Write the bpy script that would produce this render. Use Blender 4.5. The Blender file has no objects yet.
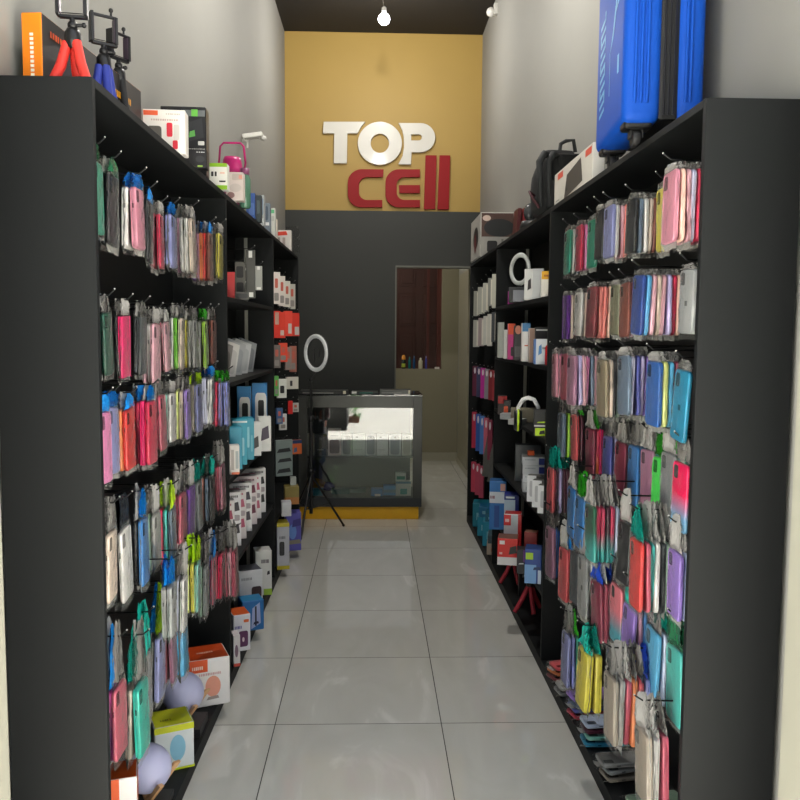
import bpy, bmesh, math, random
from mathutils import Matrix, Vector
random.seed(7)
sc = bpy.context.scene
C = sc.collection
R = math.radians
# ------------------------------------------------------------------ camera
F = 810.0
cam_d = bpy.data.cameras.new('camera'); cam = bpy.data.objects.new('camera', cam_d); C.objects.link(cam)
cam_d.sensor_width = 36; cam_d.lens = F / 800 * 36; cam_d.clip_start = .02
CM = Matrix.Translation((0, 0, 1.41)) @ Matrix.Rotation(R(-1.9), 4, 'Z') @ Matrix.Rotation(R(90 - 4.73), 4, 'X') @ Matrix.Rotation(R(.42), 4, 'Z')
cam.matrix_world = CM; sc.camera = cam
def at(px, py, Y):
    d = CM.to_3x3() @ Vector(((px - 400) / F, (400 - py) / F, -1))
    t = Y / d.y
    return Vector((d.x * t, Y, 1.41 + d.z * t))
# ------------------------------------------------------------------ materials
def lin(c):
    c /= 255.0
    return c / 12.92 if c <= .04045 else ((c + .055) / 1.055) ** 2.4
def rgb(h):
    h = h.lstrip('#')
    return tuple(lin(int(h[i:i + 2], 16)) for i in (0, 2, 4)) + (1,)
_mats = {}
def mat(h, rough=.5, metal=0, var=.06, scale=30, emit=0, alpha=None, coat=0, bump=0, spec=None):
    key = (h, rough, metal, var, scale, emit, alpha, coat, bump, spec)
    if key in _mats: return _mats[key]
    m = bpy.data.materials.new('surface_' + h); m.use_nodes = True
    nt = m.node_tree; n = nt.nodes; b = n['Principled BSDF']
    b.inputs['Roughness'].default_value = rough; b.inputs['Metallic'].default_value = metal
    if spec is not None: b.inputs['Specular IOR Level'].default_value = spec
    if coat: b.inputs['Coat Weight'].default_value = coat; b.inputs['Coat Roughness'].default_value = .1
    tc = n.new('ShaderNodeTexCoord'); no = n.new('ShaderNodeTexNoise'); no.inputs['Scale'].default_value = scale; no.inputs['Detail'].default_value = 3
    nt.links.new(tc.outputs['Object'], no.inputs['Vector'])
    mx = n.new('ShaderNodeMixRGB'); c = rgb(h)
    mx.inputs[1].default_value = tuple(x * (1 - var) for x in c[:3]) + (1,); mx.inputs[2].default_value = tuple(min(1, x * (1 + var)) for x in c[:3]) + (1,)
    nt.links.new(no.outputs['Fac'], mx.inputs[0]); nt.links.new(mx.outputs[0], b.inputs['Base Color'])
    if bump:
        bp = n.new('ShaderNodeBump'); bp.inputs['Strength'].default_value = bump; bp.inputs['Distance'].default_value = .004
        nt.links.new(no.outputs['Fac'], bp.inputs['Height']); nt.links.new(bp.outputs[0], b.inputs['Normal'])
    if emit:
        b.inputs['Emission Color'].default_value = c; b.inputs['Emission Strength'].default_value = emit
    if alpha is not None:
        b.inputs['Alpha'].default_value = alpha
    _mats[key] = m
    return m
def film_mat(name, tint='ffffff', body='d8d8d4', fac=.2, rough=.12, bump=.5, ior=1.45):
    m = bpy.data.materials.new(name); m.use_nodes = True
    nt = m.node_tree; n = nt.nodes; b = n['Principled BSDF']; out = n['Material Output']
    b.inputs['Base Color'].default_value = rgb(body); b.inputs['Roughness'].default_value = rough
    b.inputs['Specular IOR Level'].default_value = .9
    tr = n.new('ShaderNodeBsdfTransparent'); tr.inputs[0].default_value = rgb(tint)
    no = n.new('ShaderNodeTexNoise'); no.inputs['Scale'].default_value = 22; no.inputs['Distortion'].default_value = 1.2
    tc = n.new('ShaderNodeTexCoord'); nt.links.new(tc.outputs['Object'], no.inputs['Vector'])
    bp = n.new('ShaderNodeBump'); bp.inputs['Strength'].default_value = bump; bp.inputs['Distance'].default_value = .01
    nt.links.new(no.outputs['Fac'], bp.inputs['Height']); nt.links.new(bp.outputs[0], b.inputs['Normal'])
    fr = n.new('ShaderNodeFresnel'); fr.inputs['IOR'].default_value = ior; nt.links.new(bp.outputs[0], fr.inputs['Normal'])
    ad = n.new('ShaderNodeMath'); ad.operation = 'ADD'; ad.use_clamp = True; ad.inputs[1].default_value = fac; nt.links.new(fr.outputs[0], ad.inputs[0])
    mx = n.new('ShaderNodeMixShader'); nt.links.new(ad.outputs[0], mx.inputs[0]); nt.links.new(tr.outputs[0], mx.inputs[1]); nt.links.new(b.outputs[0], mx.inputs[2])
    nt.links.new(mx.outputs[0], out.inputs['Surface'])
    return m
BAG = film_mat('clear_film', 'fafafa', 'a4a4a0', .0, .12, .6, 1.24)
HEADFILM = film_mat('crumpled_film', 'ececec', 'a8a6a2', .0, .1, 1.0, 1.33)
def glass_mat():
    m = bpy.data.materials.new('display_glass'); m.use_nodes = True
    nt = m.node_tree; n = nt.nodes; out = n['Material Output']; n.remove(n['Principled BSDF'])
    tr = n.new('ShaderNodeBsdfTransparent'); tr.inputs[0].default_value = (.95, .97, .97, 1)
    gl = n.new('ShaderNodeBsdfGlossy'); gl.inputs['Roughness'].default_value = .02
    fr = n.new('ShaderNodeFresnel'); fr.inputs['IOR'].default_value = 1.8
    mx = n.new('ShaderNodeMixShader'); nt.links.new(fr.outputs[0], mx.inputs[0]); nt.links.new(tr.outputs[0], mx.inputs[1]); nt.links.new(gl.outputs[0], mx.inputs[2])
    nt.links.new(mx.outputs[0], out.inputs['Surface'])
    return m
GLASS = glass_mat()
def grad_mat(h1, h2, z0, z1, rough=.35):
    m = bpy.data.materials.new('two_tone'); m.use_nodes = True
    nt = m.node_tree; n = nt.nodes; b = n['Principled BSDF']; b.inputs['Roughness'].default_value = rough
    tc = n.new('ShaderNodeTexCoord'); sp = n.new('ShaderNodeSeparateXYZ'); nt.links.new(tc.outputs['Object'], sp.inputs[0])
    mr = n.new('ShaderNodeMapRange'); mr.inputs['From Min'].default_value = z0; mr.inputs['From Max'].default_value = z1
    nt.links.new(sp.outputs['Z'], mr.inputs['Value'])
    mx = n.new('ShaderNodeMixRGB'); mx.inputs[1].default_value = rgb(h1); mx.inputs[2].default_value = rgb(h2)
    nt.links.new(mr.outputs[0], mx.inputs[0]); nt.links.new(mx.outputs[0], b.inputs['Base Color'])
    return m
# ------------------------------------------------------------------ mesh builder
class MB:
    def __init__(s): s.v = []; s.f = []; s.m = []; s.s = []; s.M = Matrix.Identity(4)
    def add(s, vs, fs, mi=0, smooth=False):
        o = len(s.v); s.v += [tuple(s.M @ Vector(p)) for p in vs]
        s.f += [tuple(i + o for i in f) for f in fs]; s.m += [mi] * len(fs); s.s += [smooth] * len(fs)
        return s
    def box(s, x0, y0, z0, x1, y1, z1, mi=0, fm=None):
        vs = [(x0, y0, z0), (x1, y0, z0), (x1, y1, z0), (x0, y1, z0), (x0, y0, z1), (x1, y0, z1), (x1, y1, z1), (x0, y1, z1)]
        fs = {'bottom': (0, 3, 2, 1), 'top': (4, 5, 6, 7), 'front': (0, 1, 5, 4), 'right': (1, 2, 6, 5), 'back': (2, 3, 7, 6), 'left': (3, 0, 4, 7)}
        for k, f in fs.items():
            s.add(vs, [f], (fm or {}).get(k, mi)) if False else None
        o = len(s.v); s.v += [tuple(s.M @ Vector(p)) for p in vs]
        for k, f in fs.items():
            s.f.append(tuple(i + o for i in f)); s.m.append((fm or {}).get(k, mi)); s.s.append(False)
        return s
    def prism(s, poly, a0, a1, axis='y', mi=0, smooth=False):
        def p3(u, w, a): return {'y': (u, a, w), 'z': (u, w, a), 'x': (a, u, w)}[axis]
        n = len(poly)
        vs = [p3(u, w, a0) for u, w in poly] + [p3(u, w, a1) for u, w in poly]
        s.add(vs, [tuple(range(n)), tuple(range(2 * n - 1, n - 1, -1))], mi)
        s.add(vs, [(i, i + n, (i + 1) % n + n, (i + 1) % n) for i in range(n)], mi, smooth)
        return s
    def slab(s, w, h, t, r, mi=0, inset=.0025, axis='x', z1=0.0, mi2=None):
        # rounded phone-like slab, thickness along x centred on 0, width along y, from z1-h to z1
        def ring(d, x):
            ps = []
            for cx, cz, a0 in ((w / 2 - r, z1 - r, 0), (-w / 2 + r, z1 - r, 90), (-w / 2 + r, z1 - h + r, 180), (w / 2 - r, z1 - h + r, 270)):
                for k in range(4):
                    a = R(a0 + k * 30); ps.append((x, cx + (r - d) * math.cos(a), cz + (r - d) * math.sin(a)))
            return ps
        rs = [ring(inset, -t / 2), ring(0, -t / 2 + inset), ring(0, t / 2 - inset), ring(inset, t / 2)]
        vs = [p for q in rs for p in q]; n = 16
        fs = [(k * n + i, k * n + (i + 1) % n, (k + 1) * n + (i + 1) % n, (k + 1) * n + i) for k in range(3) for i in range(n)]
        s.add(vs, fs, mi, True)
        s.add(vs, [tuple(range(n - 1, -1, -1)), tuple(range(3 * n, 4 * n))], mi if mi2 is None else mi2)
        return s
    def tube(s, pts, r, n=8, mi=0, caps=True):
        pts = [Vector(p) for p in pts]; rr = r if isinstance(r, (list, tuple)) else [r] * len(pts)
        vs = []; fs = []; up = None
        for i, p in enumerate(pts):
            d = ((pts[min(i + 1, len(pts) - 1)] - pts[max(i - 1, 0)])).normalized()
            if up is None: up = Vector((0, 0, 1)) if abs(d.z) < .9 else Vector((1, 0, 0))
            a = d.cross(up)
            if a.length < 1e-4: a = d.cross(Vector((0, 1, 0)))
            a.normalize(); b = d.cross(a).normalized(); up = b if abs(b.dot(d)) < .5 else up
            up = a.cross(d)
            for k in range(n):
                t = 2 * math.pi * k / n; vs.append(p + a * math.cos(t) * rr[i] + b * math.sin(t) * rr[i])
        for i in range(len(pts) - 1):
            for k in range(n): fs.append((i * n + k, i * n + (k + 1) % n, (i + 1) * n + (k + 1) % n, (i + 1) * n + k))
        s.add(vs, fs, mi, True)
        if caps: s.add(vs, [tuple(range(n))[::-1], tuple(range(len(vs) - n, len(vs)))], mi)
        return s
    def lathe(s, prof, n=24, mi=0, c=(0, 0, 0)):
        vs = []; fs = []
        for r, z in prof:
            for k in range(n):
                t = 2 * math.pi * k / n; vs.append((c[0] + max(r, 1e-5) * math.cos(t), c[1] + max(r, 1e-5) * math.sin(t), c[2] + z))
        for i in range(len(prof) - 1):
            for k in range(n): fs.append((i * n + k, i * n + (k + 1) % n, (i + 1) * n + (k + 1) % n, (i + 1) * n + k))
        s.add(vs, fs, mi, True)
        s.add(vs, [tuple(range(n))[::-1], tuple(range(len(vs) - n, len(vs)))], mi)
        return s
    def ball(s, c, r, n=24, mi=0, sq=(1, 1, 1)):
        M0 = s.M; s.M = M0 @ Matrix.Translation(c) @ Matrix.Diagonal((sq[0], sq[1], sq[2], 1))
        s.lathe([(r * math.sin(math.pi * i / (n // 2)), -r * math.cos(math.pi * i / (n // 2))) for i in range(n // 2 + 1)], n, mi); s.M = M0
        return s
    def torus(s, c, r, rt, n=32, k=10, mi=0, sx=1.0, flat=1.0):
        # ring standing in the local x-z plane
        vs = []; fs = []
        for i in range(n):
            a = 2 * math.pi * i / n
            for j in range(k):
                b = 2 * math.pi * j / k; q = r + rt * math.cos(b)
                vs.append((c[0] + q * math.cos(a) * sx, c[1] + rt * flat * math.sin(b), c[2] + q * math.sin(a)))
        for i in range(n):
            for j in range(k): fs.append((i * k + j, ((i + 1) % n) * k + j, ((i + 1) % n) * k + (j + 1) % k, i * k + (j + 1) % k))
        return s.add(vs, fs, mi, True)
    def mesh(s, name, mats, bevel=0, seg=1):
        me = bpy.data.meshes.new(name); me.from_pydata(s.v, [], s.f)
        for m in mats: me.materials.append(m)
        me.polygons.foreach_set('material_index', s.m); me.polygons.foreach_set('use_smooth', s.s)
        bm = bmesh.new(); bm.from_mesh(me); bmesh.ops.recalc_face_normals(bm, faces=bm.faces)
        if bevel:
            es = [e for e in bm.edges if len(e.link_faces) == 2 and not e.smooth is False and e.calc_face_angle(0) > .7]
            bmesh.ops.bevel(bm, geom=es, offset=bevel, segments=seg, affect='EDGES', profile=.6, clamp_overlap=True)
        bm.to_mesh(me); bm.free()
        return me
    def build(s, name, mats, parent=None, bevel=0, seg=1):
        if not isinstance(mats, (list, tuple)): mats = [mats]
        return link(name, s.mesh(name, mats, bevel, seg), parent)
def link(name, me, parent=None):
    o = bpy.data.objects.new(name, me); C.objects.link(o)
    if parent is not None: o.parent = parent
    return o
def tag(o, label=None, cat=None, group=None, kind=None):
    if label: o['label'] = label
    if cat: o['category'] = cat
    if group: o['group'] = group
    if kind: o['kind'] = kind
    return o
def thing(name, label, cat, loc=(0, 0, 0), rz=0, group=None):
    o = bpy.data.objects.new(name, None); C.objects.link(o); o.location = loc; o.rotation_euler.z = R(rz)
    o.empty_display_size = .05
    return tag(o, label, cat, group)
def struct(name, mb, m, bevel=0):
    return tag(mb.build(name, m, None, bevel), kind='structure')
# ------------------------------------------------------------------ room
YF, YB = 1.60, 7.2
WL, WR, ZC = at(285, 150, YB).x, .93, at(384, 33, YB).z
DARK = '161819'
wallm = mat('989791', .75, 0, .04, 3, bump=.05)
creamm = mat('a5a394', .75, 0, .04, 3)
# floor: polished square tiles with thin dark joints
def floor_mat():
    m = bpy.data.materials.new('polished_tiles'); m.use_nodes = True
    nt = m.node_tree; n = nt.nodes; b = n['Principled BSDF']
    tc = n.new('ShaderNodeTexCoord'); sp = n.new('ShaderNodeSeparateXYZ'); nt.links.new(tc.outputs['Object'], sp.inputs[0])
    def M(op, a, b_=None, v=None):
        q = n.new('ShaderNodeMath'); q.operation = op
        nt.links.new(a, q.inputs[0])
        if b_ is not None: nt.links.new(b_, q.inputs[1])
        if v is not None: q.inputs[1].default_value = v
        return q.outputs[0]
    ds = []; ids = []
    for ax, off in (('X', .252 - 6), ('Y', 2.826 - 24)):
        u = M('SUBTRACT', sp.outputs[ax], v=off); u = M('DIVIDE', u, v=.6)
        fr = M('FRACT', u); ids.append(M('FLOOR', u))
        c = M('SUBTRACT', fr, v=.5); c = M('ABSOLUTE', c); ds.append(c)
    mx = M('MAXIMUM', ds[0], ds[1]); g = M('GREATER_THAN', mx, v=.4972)
    cb = n.new('ShaderNodeCombineXYZ'); nt.links.new(ids[0], cb.inputs[0]); nt.links.new(ids[1], cb.inputs[1])
    wn = n.new('ShaderNodeTexWhiteNoise'); nt.links.new(cb.outputs[0], wn.inputs['Vector'])
    va = n.new('ShaderNodeVectorMath'); va.operation = 'MULTIPLY_ADD'; va.inputs[1].default_value = (9, 9, 9)
    nt.links.new(wn.outputs['Color'], va.inputs[0]); nt.links.new(tc.outputs['Object'], va.inputs[2])
    mp = n.new('ShaderNodeMapping'); mp.inputs['Rotation'].default_value = (0, 0, .5); mp.inputs['Scale'].default_value = (2.6, .9, 1)
    nt.links.new(va.outputs[0], mp.inputs[0])
    no = n.new('ShaderNodeTexNoise'); no.inputs['Scale'].default_value = 1.7; no.inputs['Detail'].default_value = 5; no.inputs['Distortion'].default_value = 1.4
    nt.links.new(mp.outputs[0], no.inputs['Vector'])
    cr = n.new('ShaderNodeValToRGB'); e = cr.color_ramp.elements
    e[0].position = .3; e[0].color = rgb('c2c1b8'); e[1].position = .62; e[1].color = rgb('cac9c1')
    k = cr.color_ramp.elements.new(.70); k.color = rgb('d8d7d0'); k = cr.color_ramp.elements.new(.82); k.color = rgb('c8c7be')
    nt.links.new(no.outputs['Fac'], cr.inputs[0])
    mc = n.new('ShaderNodeMixRGB'); mc.inputs[2].default_value = rgb('33312c'); nt.links.new(g, mc.inputs[0]); nt.links.new(cr.outputs[0], mc.inputs[1])
    nt.links.new(mc.outputs[0], b.inputs['Base Color'])
    rg = n.new('ShaderNodeMapRange'); rg.inputs['To Min'].default_value = .045; rg.inputs['To Max'].default_value = .7
    nt.links.new(g, rg.inputs['Value']); nt.links.new(rg.outputs[0], b.inputs['Roughness'])
    return m
struct('floor', MB().box(-1.3, 1.45, -.1, 1.4, 9.6, 0), floor_mat())
struct('ceiling', MB().box(-1.3, 1.45, ZC, 1.4, YB + .1, ZC + .1), mat('1f1b16', .8, 0, .1, 4))
WN = -.80
m = MB(); m.prism([(WN - .12, YF), (WN, YF), (WL, YB + .1), (WL - .12, YB + .1)], 0, ZC, 'z'); struct('wall_left', m, wallm)
struct('wall_right', MB().box(WR, YF, 0, WR + .12, 9.5, ZC), wallm)
# back wall: gold above, charcoal below, with the doorway on the right
OX, OZ = at(396, 300, YB).x, 1.99
ZG = at(380, 211, YB).z
gold = mat('ac8e48', .6, 0, .04, 2.5)
char = mat('2b2d2a', .55, 0, .08, 2.5)
struct('wall_back_upper', MB().box(WL, YB, ZG, WR, YB + .12, ZC), gold)
struct('wall_back_lower', MB().box(WL, YB - .006, 0, OX, YB + .12, ZG).box(OX, YB - .006, OZ, WR, YB + .12, ZG), char)
struct('trim_1', MB().box(OX - .006, YB - .01, OZ - .004, WR, YB + .12, OZ + .012).box(OX - .008, YB - .012, 0, OX + .004, YB + .121, OZ), mat('6a6a62', .5))
# passage behind
pas = mat('8e8974', .7, 0, .05, 3)
YP = 8.9
wx1 = at(442, 330, YP).x; wz = at(420, 369, YP).z
struct('wall_passage', MB().box(-1.0, YP, 0, WR, YP + .12, wz).box(wx1, YP, wz, WR, YP + .12, 2.5).box(-1.0, YP, 2.2, wx1, YP + .12, 2.5), pas)
struct('wall_passage_left', MB().box(-1.0, YB + .12, 0, -.88, YP, 2.5), pas)
struct('ceiling_passage', MB().box(-1.0, YB + .12, 2.5, WR, YP + .12, 2.6), pas)
struct('baseboard_passage', MB().box(-.88, YP - .012, 0, WR, YP, .09).box(WR - .012, YB + .12, 0, WR, YP - .012, .09), mat('a9a695', .3))
dd = MB(); w0 = OX - .25
dd.box(w0, YP + .16, wz - .02, wx1 + .1, YP + .19, 2.4)
for i in range(3):
    for k in range(3):
        x0 = w0 + .06 + i * .27; z0 = wz + .03 + k * .44
        dd.box(x0, YP + .148, z0, x0 + .19, YP + .16, z0 + .36).box(x0 + .03, YP + .14, z0 + .03, x0 + .16, YP + .148, z0 + .33)
door = struct('door_1', dd, mat('3c1810', .5, 0, .2, 6), .003)
fr = MB().box(wx1 - .05, YP + .1, wz, wx1 + .02, YP + .16, 2.3).box(wx1 - .16, YP + .13, wz, wx1 - .13, YP + .16, 2.3)
tag(fr.build('door_frame', mat('541c12', .5), door), kind='structure')
struct('door_2', MB().box(WR - .03, 7.75, .09, WR - .001, 8.55, 2.02), mat('8a8570', .4), .003)
# street front
struct('wall_front', MB().box(-5, YF - .14, 0, at(-3, 400, YF).x, YF, 4.3).box(at(797, 400, YF).x, YF - .14, 0, 5, YF, 4.3).box(-5, YF - .14, 3.1, 5, YF, 4.3), creamm)
struct('pavement', MB().box(-14, -14, -.1, 14, 1.45, -.001), mat('dcd8cc', .9, 0, .12, 1.2))
t = thing('planter', 'potted leafy green plant and added dark block on the pavement outside', 'plant', (-.72, .0, 0))
MB().box(.34, -.68, 0, .5, -.52, .1).build('pot', mat('6c3c28', .7), t, .01); MB().box(-.38, -.5, 0, .34, .5, .5).build('reflection_block', mat('1c1d1d', .6), t, .01)  # large dark block is added to darken one side of the counter reflection
m = MB(); rn = random.Random(3)
for k in range(90):
    a = rn.uniform(0, 6.28); q = rn.uniform(.02, .22); z_ = rn.uniform(.08, .45) if k % 2 else rn.uniform(.5, .8); m.M = Matrix.Translation((.42 * (k % 2) + q * math.cos(a) * (.5 if k % 2 else 1), -.6 * (k % 2) + q * math.sin(a), z_)) @ Matrix.Rotation(rn.uniform(0, 6), 4, 'Z') @ Matrix.Rotation(rn.uniform(-1, 1), 4, 'X')
    m.add([(0, -.07, 0), (.03, 0, .01), (0, .08, 0), (-.03, 0, .01)], [(0, 1, 2, 3)])
m.build('foliage', mat('4c8a30', .6, 0, .3, 9), t)
struct('roof', MB().box(-5, YF - .1, 4.3, 5, 9.7, 4.4), creamm)
struct('wall_street', MB().box(-14, -14.4, -.1, 14, -14, 5), mat('5c6456', .8, 0, .3, 1))

# ------------------------------------------------------------------ wall sign letters
def curve_mesh(name, polys, m, depth, bev=.002):
    cu = bpy.data.curves.new(name, 'CURVE'); cu.dimensions = '2D'; cu.fill_mode = 'BOTH'; cu.extrude = depth / 2; cu.bevel_depth = bev
    for p in polys:
        sp = cu.splines.new('POLY'); sp.points.add(len(p) - 1); sp.use_cyclic_u = True
        for q, (x, y) in zip(sp.points, p): q.co = (x, y, 0, 1)
    o = bpy.data.objects.new('tmp', cu); me = bpy.data.meshes.new_from_object(o)
    bpy.data.objects.remove(o); bpy.data.curves.remove(cu); me.name = name; me.materials.clear(); me.materials.append(m)
    return me
def arc(cx, cy, rx, ry, a0, a1, n=10):
    return [(cx + rx * math.cos(R(a0 + (a1 - a0) * i / n)), cy - ry * math.sin(R(a0 + (a1 - a0) * i / n))) for i in range(n + 1)]
LT = [('T', 'w', [[(22, 68), (255, 68), (232, 98), (214, 132), (155, 132), (152, 303), (80, 303), (82, 132), (18, 132)]]),
      ('O', 'w', [arc(342, 190, 125, 122, 0, 354, 48), arc(342, 190, 54, 56, 0, 350, 30)]),
      ('P', 'w', [[(452, 75)] + arc(575, 158, 82, 82, 90, -90, 18) + [(522, 240), (518, 310), (450, 308)] + [(474, 262), (482, 210), (480, 150), (470, 110)],
                  [(520, 138)] + arc(566, 156, 17, 19, 90, -90, 8) + [(520, 175)]]),
      ('C', 'r', [[(362, 340)] + arc(240, 415, 80, 76, 90, 180) + arc(235, 480, 75, 75, 180, 270) + [(355, 555), (355, 515)] + arc(268, 472, 46, 43, 270, 180) + arc(270, 428, 48, 46, 180, 90) + [(360, 382)]]),
      ('E', 'r', [[(570, 340)] + arc(450, 415, 75, 75, 90, 180) + arc(450, 480, 75, 75, 180, 270) + [(570, 555), (570, 515)] + arc(483, 470, 46, 45, 270, 180) + arc(485, 428, 48, 46, 180, 90) + [(570, 382)],
                  [(452, 430), (570, 430), (570, 473), (455, 473)]]),
      ('l', 'r', [[(605, 260), (665, 260), (657, 565), (595, 565)]]),
      ('l', 'r', [[(685, 260), (743, 260), (735, 567), (672, 567)]])]
lw = mat('d4d1c8', .4, 0, .02, 5, coat=.1); lr = mat('92050f', .5, 0, .04, 5, spec=.25)
names = ['letter T starting the word TOP', 'round letter O in the word TOP', 'letter P ending the word TOP', 'letter C starting the word cell', 'letter E with three bars in cell', 'first of two tall bar letters l in cell', 'last tall bar letter l ending cell']
for (ch, cc, polys), nm in zip(LT, names):
    ps = []
    for p in polys:
        q = []
        for x, y in p:
            w = at(320 + x * .175, 110 + y * .175, YB - .03); q.append((w.x, w.z))
        ps.append(q)
    cx = sum(x for x, _ in ps[0]) / len(ps[0]); cz = min(z for _, z in ps[0])
    me = curve_mesh('sign_letter', [[(x - cx, z - cz) for x, z in q] for q in ps], lw if cc == 'w' else lr, .026)
    o = link('sign_letter', me); o.location = (cx, YB - .016, cz); o.rotation_euler.x = R(90)
    tag(o, ('white ' if cc == 'w' else 'red ') + nm + ', on the gold wall', 'sign letter', 'raised letters of the wall sign')

# ------------------------------------------------------------------ shelving
lam = mat(DARK, .6, 0, .08, 5, spec=.22); lamb = mat('161717', .6, 0, .08, 5, spec=.25); wire = mat('17181a', .3, .6); railm = mat('a8a8a0', .4, .5)
ZL, ZR = 1.93, 1.915
TH = .018
LY = [1.73, 3.13, 4.43, 5.70]; RY = [1.75, 3.27, 4.69, 5.98]
FL, FR = -.58, .707
SK = R(-.81)     # the left run is turned by under a degree
def lx(Y): return FL + math.tan(-SK) * (Y - 1.73)
hook_me = {}
def shelf_unit(side, k, ys, zt, shelves, label, rails=False, last=False):
    y0, y1 = ys
    t = thing('shelf_unit', label, 'shelf unit', (0, 0, 0), 0, 'black display shelving')
    if side < 0:
        t.location = (lx(y0), y0, 0); t.rotation_euler.z = SK; a, b = -.212, 0.0
    else:
        t.location = (FR, y0, 0); a, b = 0.0, .212
    L = y1 - y0
    MB().box(a, 0, 0, b, TH, zt).build('side_panel', lam, t, .0012)
    if last: MB().box(a, L - TH, 0, b, L, zt).build('side_panel', lam, t, .0012)
    e = -TH if last else 0
    MB().box(a, TH, zt - TH, b, L + e, zt).build('top_panel', lam, t, .001)
    back = a if side < 0 else b
    MB().box(min(back, back - side * .008), TH, .0, max(back, back - side * .008), L + e, zt - TH).build('back_panel', lamb, t)
    a2, b2 = (a + .008, b) if side < 0 else (a, b - .008)
    MB().box(a2, TH, .0, b2, L + e, .05).build('plinth', lam, t, .001)
    for z in shelves: MB().box(a2, TH, z - TH, b2 - (0 if side > 0 else .004), L + e, z).build('shelf', lam, t, .001)
    if rails:
        for z0, z1 in zip([.05] + list(shelves), [s - TH for s in shelves] + [zt - TH]):
            rm = MB(); xx = -.155 if side < 0 else .168
            rm.box(xx, L - .008, z0, xx + .017, L, z1)
            rm.build('rail', railm, t)
    return t
UL = [shelf_unit(-1, 0, LY[0:2], ZL, [], 'tall black shelf unit hung with phone cases, under the small tripods'),
      shelf_unit(-1, 1, LY[1:3], ZL, [.467, .827, 1.21, 1.545], 'black shelf unit of small boxes, between the phone case unit and counter end', True),
      shelf_unit(-1, 2, LY[2:4], ZL, [.35], 'far black shelf unit with red packs, beside the ring light stand', False, True)]
UR = [shelf_unit(1, 0, RY[0:2], ZR, [], 'tall black shelf unit hung with phone cases, under the blue suitcase'),
      shelf_unit(1, 1, RY[1:3], ZR, [.335, .653, .977, 1.28, 1.564], 'black shelf unit of boxes under the black backpack', True),
      shelf_unit(1, 2, RY[2:4], ZR, [], 'far black shelf unit with hanging silver packs, beside the passage', False, True)]
def hook(side, unit, x_end, Y, z):
    """a wire hook from the back panel out to x_end"""
    xb = (lx(Y) - .204) if side < 0 else FR + .204
    L = abs(x_end - xb) + .015
    m = MB()
    m.tube([(0, 0, 0), (L * .5, 0, -.002), (L * .93, 0, .001), (L, 0, .014)], .0022, 6)
    m.ball((L, 0, .015), .0023, 8, 1)
    o = m.build('hook', [wire, mat('a8a8a4', .3)], unit)
    W = Matrix.Translation((xb, Y, z)) @ (Matrix.Rotation(math.pi, 4, 'Z') if side > 0 else Matrix.Identity(4))
    U = Matrix.Translation(unit.location) @ Matrix.Rotation(unit.rotation_euler.z, 4, 'Z')
    o.matrix_local = U.inverted() @ W
    return o

# ------------------------------------------------------------------ hanging phone cases
PAL = dict(teal='2f9e80', smoky='303234', white='e6e4e0', pink='e494aa', black='2a2a2d', red='d8302c', rose='c8566c', lilac='9298cf', cream='ecd8c4',
           mauve='b07a98', orange='e8824a', brown='8c4a3c', yellow='e2d44c', hot_pink='e8266c', dark_green='1c5040', crimson='d6284e', pale_pink='f2b8c4',
           green='74cc34', clear='c9c9c4', lime='a4dc38', bright_pink='f28ac4', mint='84ccbc', pale_yellow='dee98a', purple='9a78d4', beige='b9ab9a',
           blue_white='d4d6f0', periwinkle='98a0ec', magenta='c83c98', blue='2a7cc8', sage='94b49c', turquoise='4cc8be', slate='6c8098', violet='6a2c9c',
           grey='86888a', sky_blue='5cbcec', mint_green='30c4b0', navy='26489c', peach='f6c8b4', salmon='f28a80', olive='8c8c70', dark_red='7c2c34',
           aqua_blue='1f92bc', deep_blue='2862b4', light_blue='5cb0e4', pale_blue='c4d2ec', bronze='94866c', plum='5c2438', neon_green='48ec58', indigo='5058ae',
           wine='8e3048', coral='e85a60', dark_grey='4c5054', grey_white='c4c8c8', pale_lilac='ccc0f0')
for k_, h_ in list(PAL.items()):
    q_ = [int(h_[i:i + 2], 16) for i in (0, 2, 4)]
    w_ = .06 if max(q_) > 120 else 0  # haze of the plastic bags mixed into the lighter case colours
    PAL[k_] = ''.join('%02x' % int(c_ * (1 - w_) + 214 * w_) for c_ in q_)
GRAD = dict(pink_to_blue=('78b4dc', 'f4145c'), green_to_teal=('38b4b0', '1a5840'), rose_to_teal=('48c0bc', 'd84468'), dark_to_teal=('389898', '4c2434'),
            salmon_to_teal=('48a8bc', 'ec8490'), coral_to_lime=('f08040', 'e44c68'))
CLEAR = {'clear', 'smoky', 'beige', 'grey_white'}
case_me = {}
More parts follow.
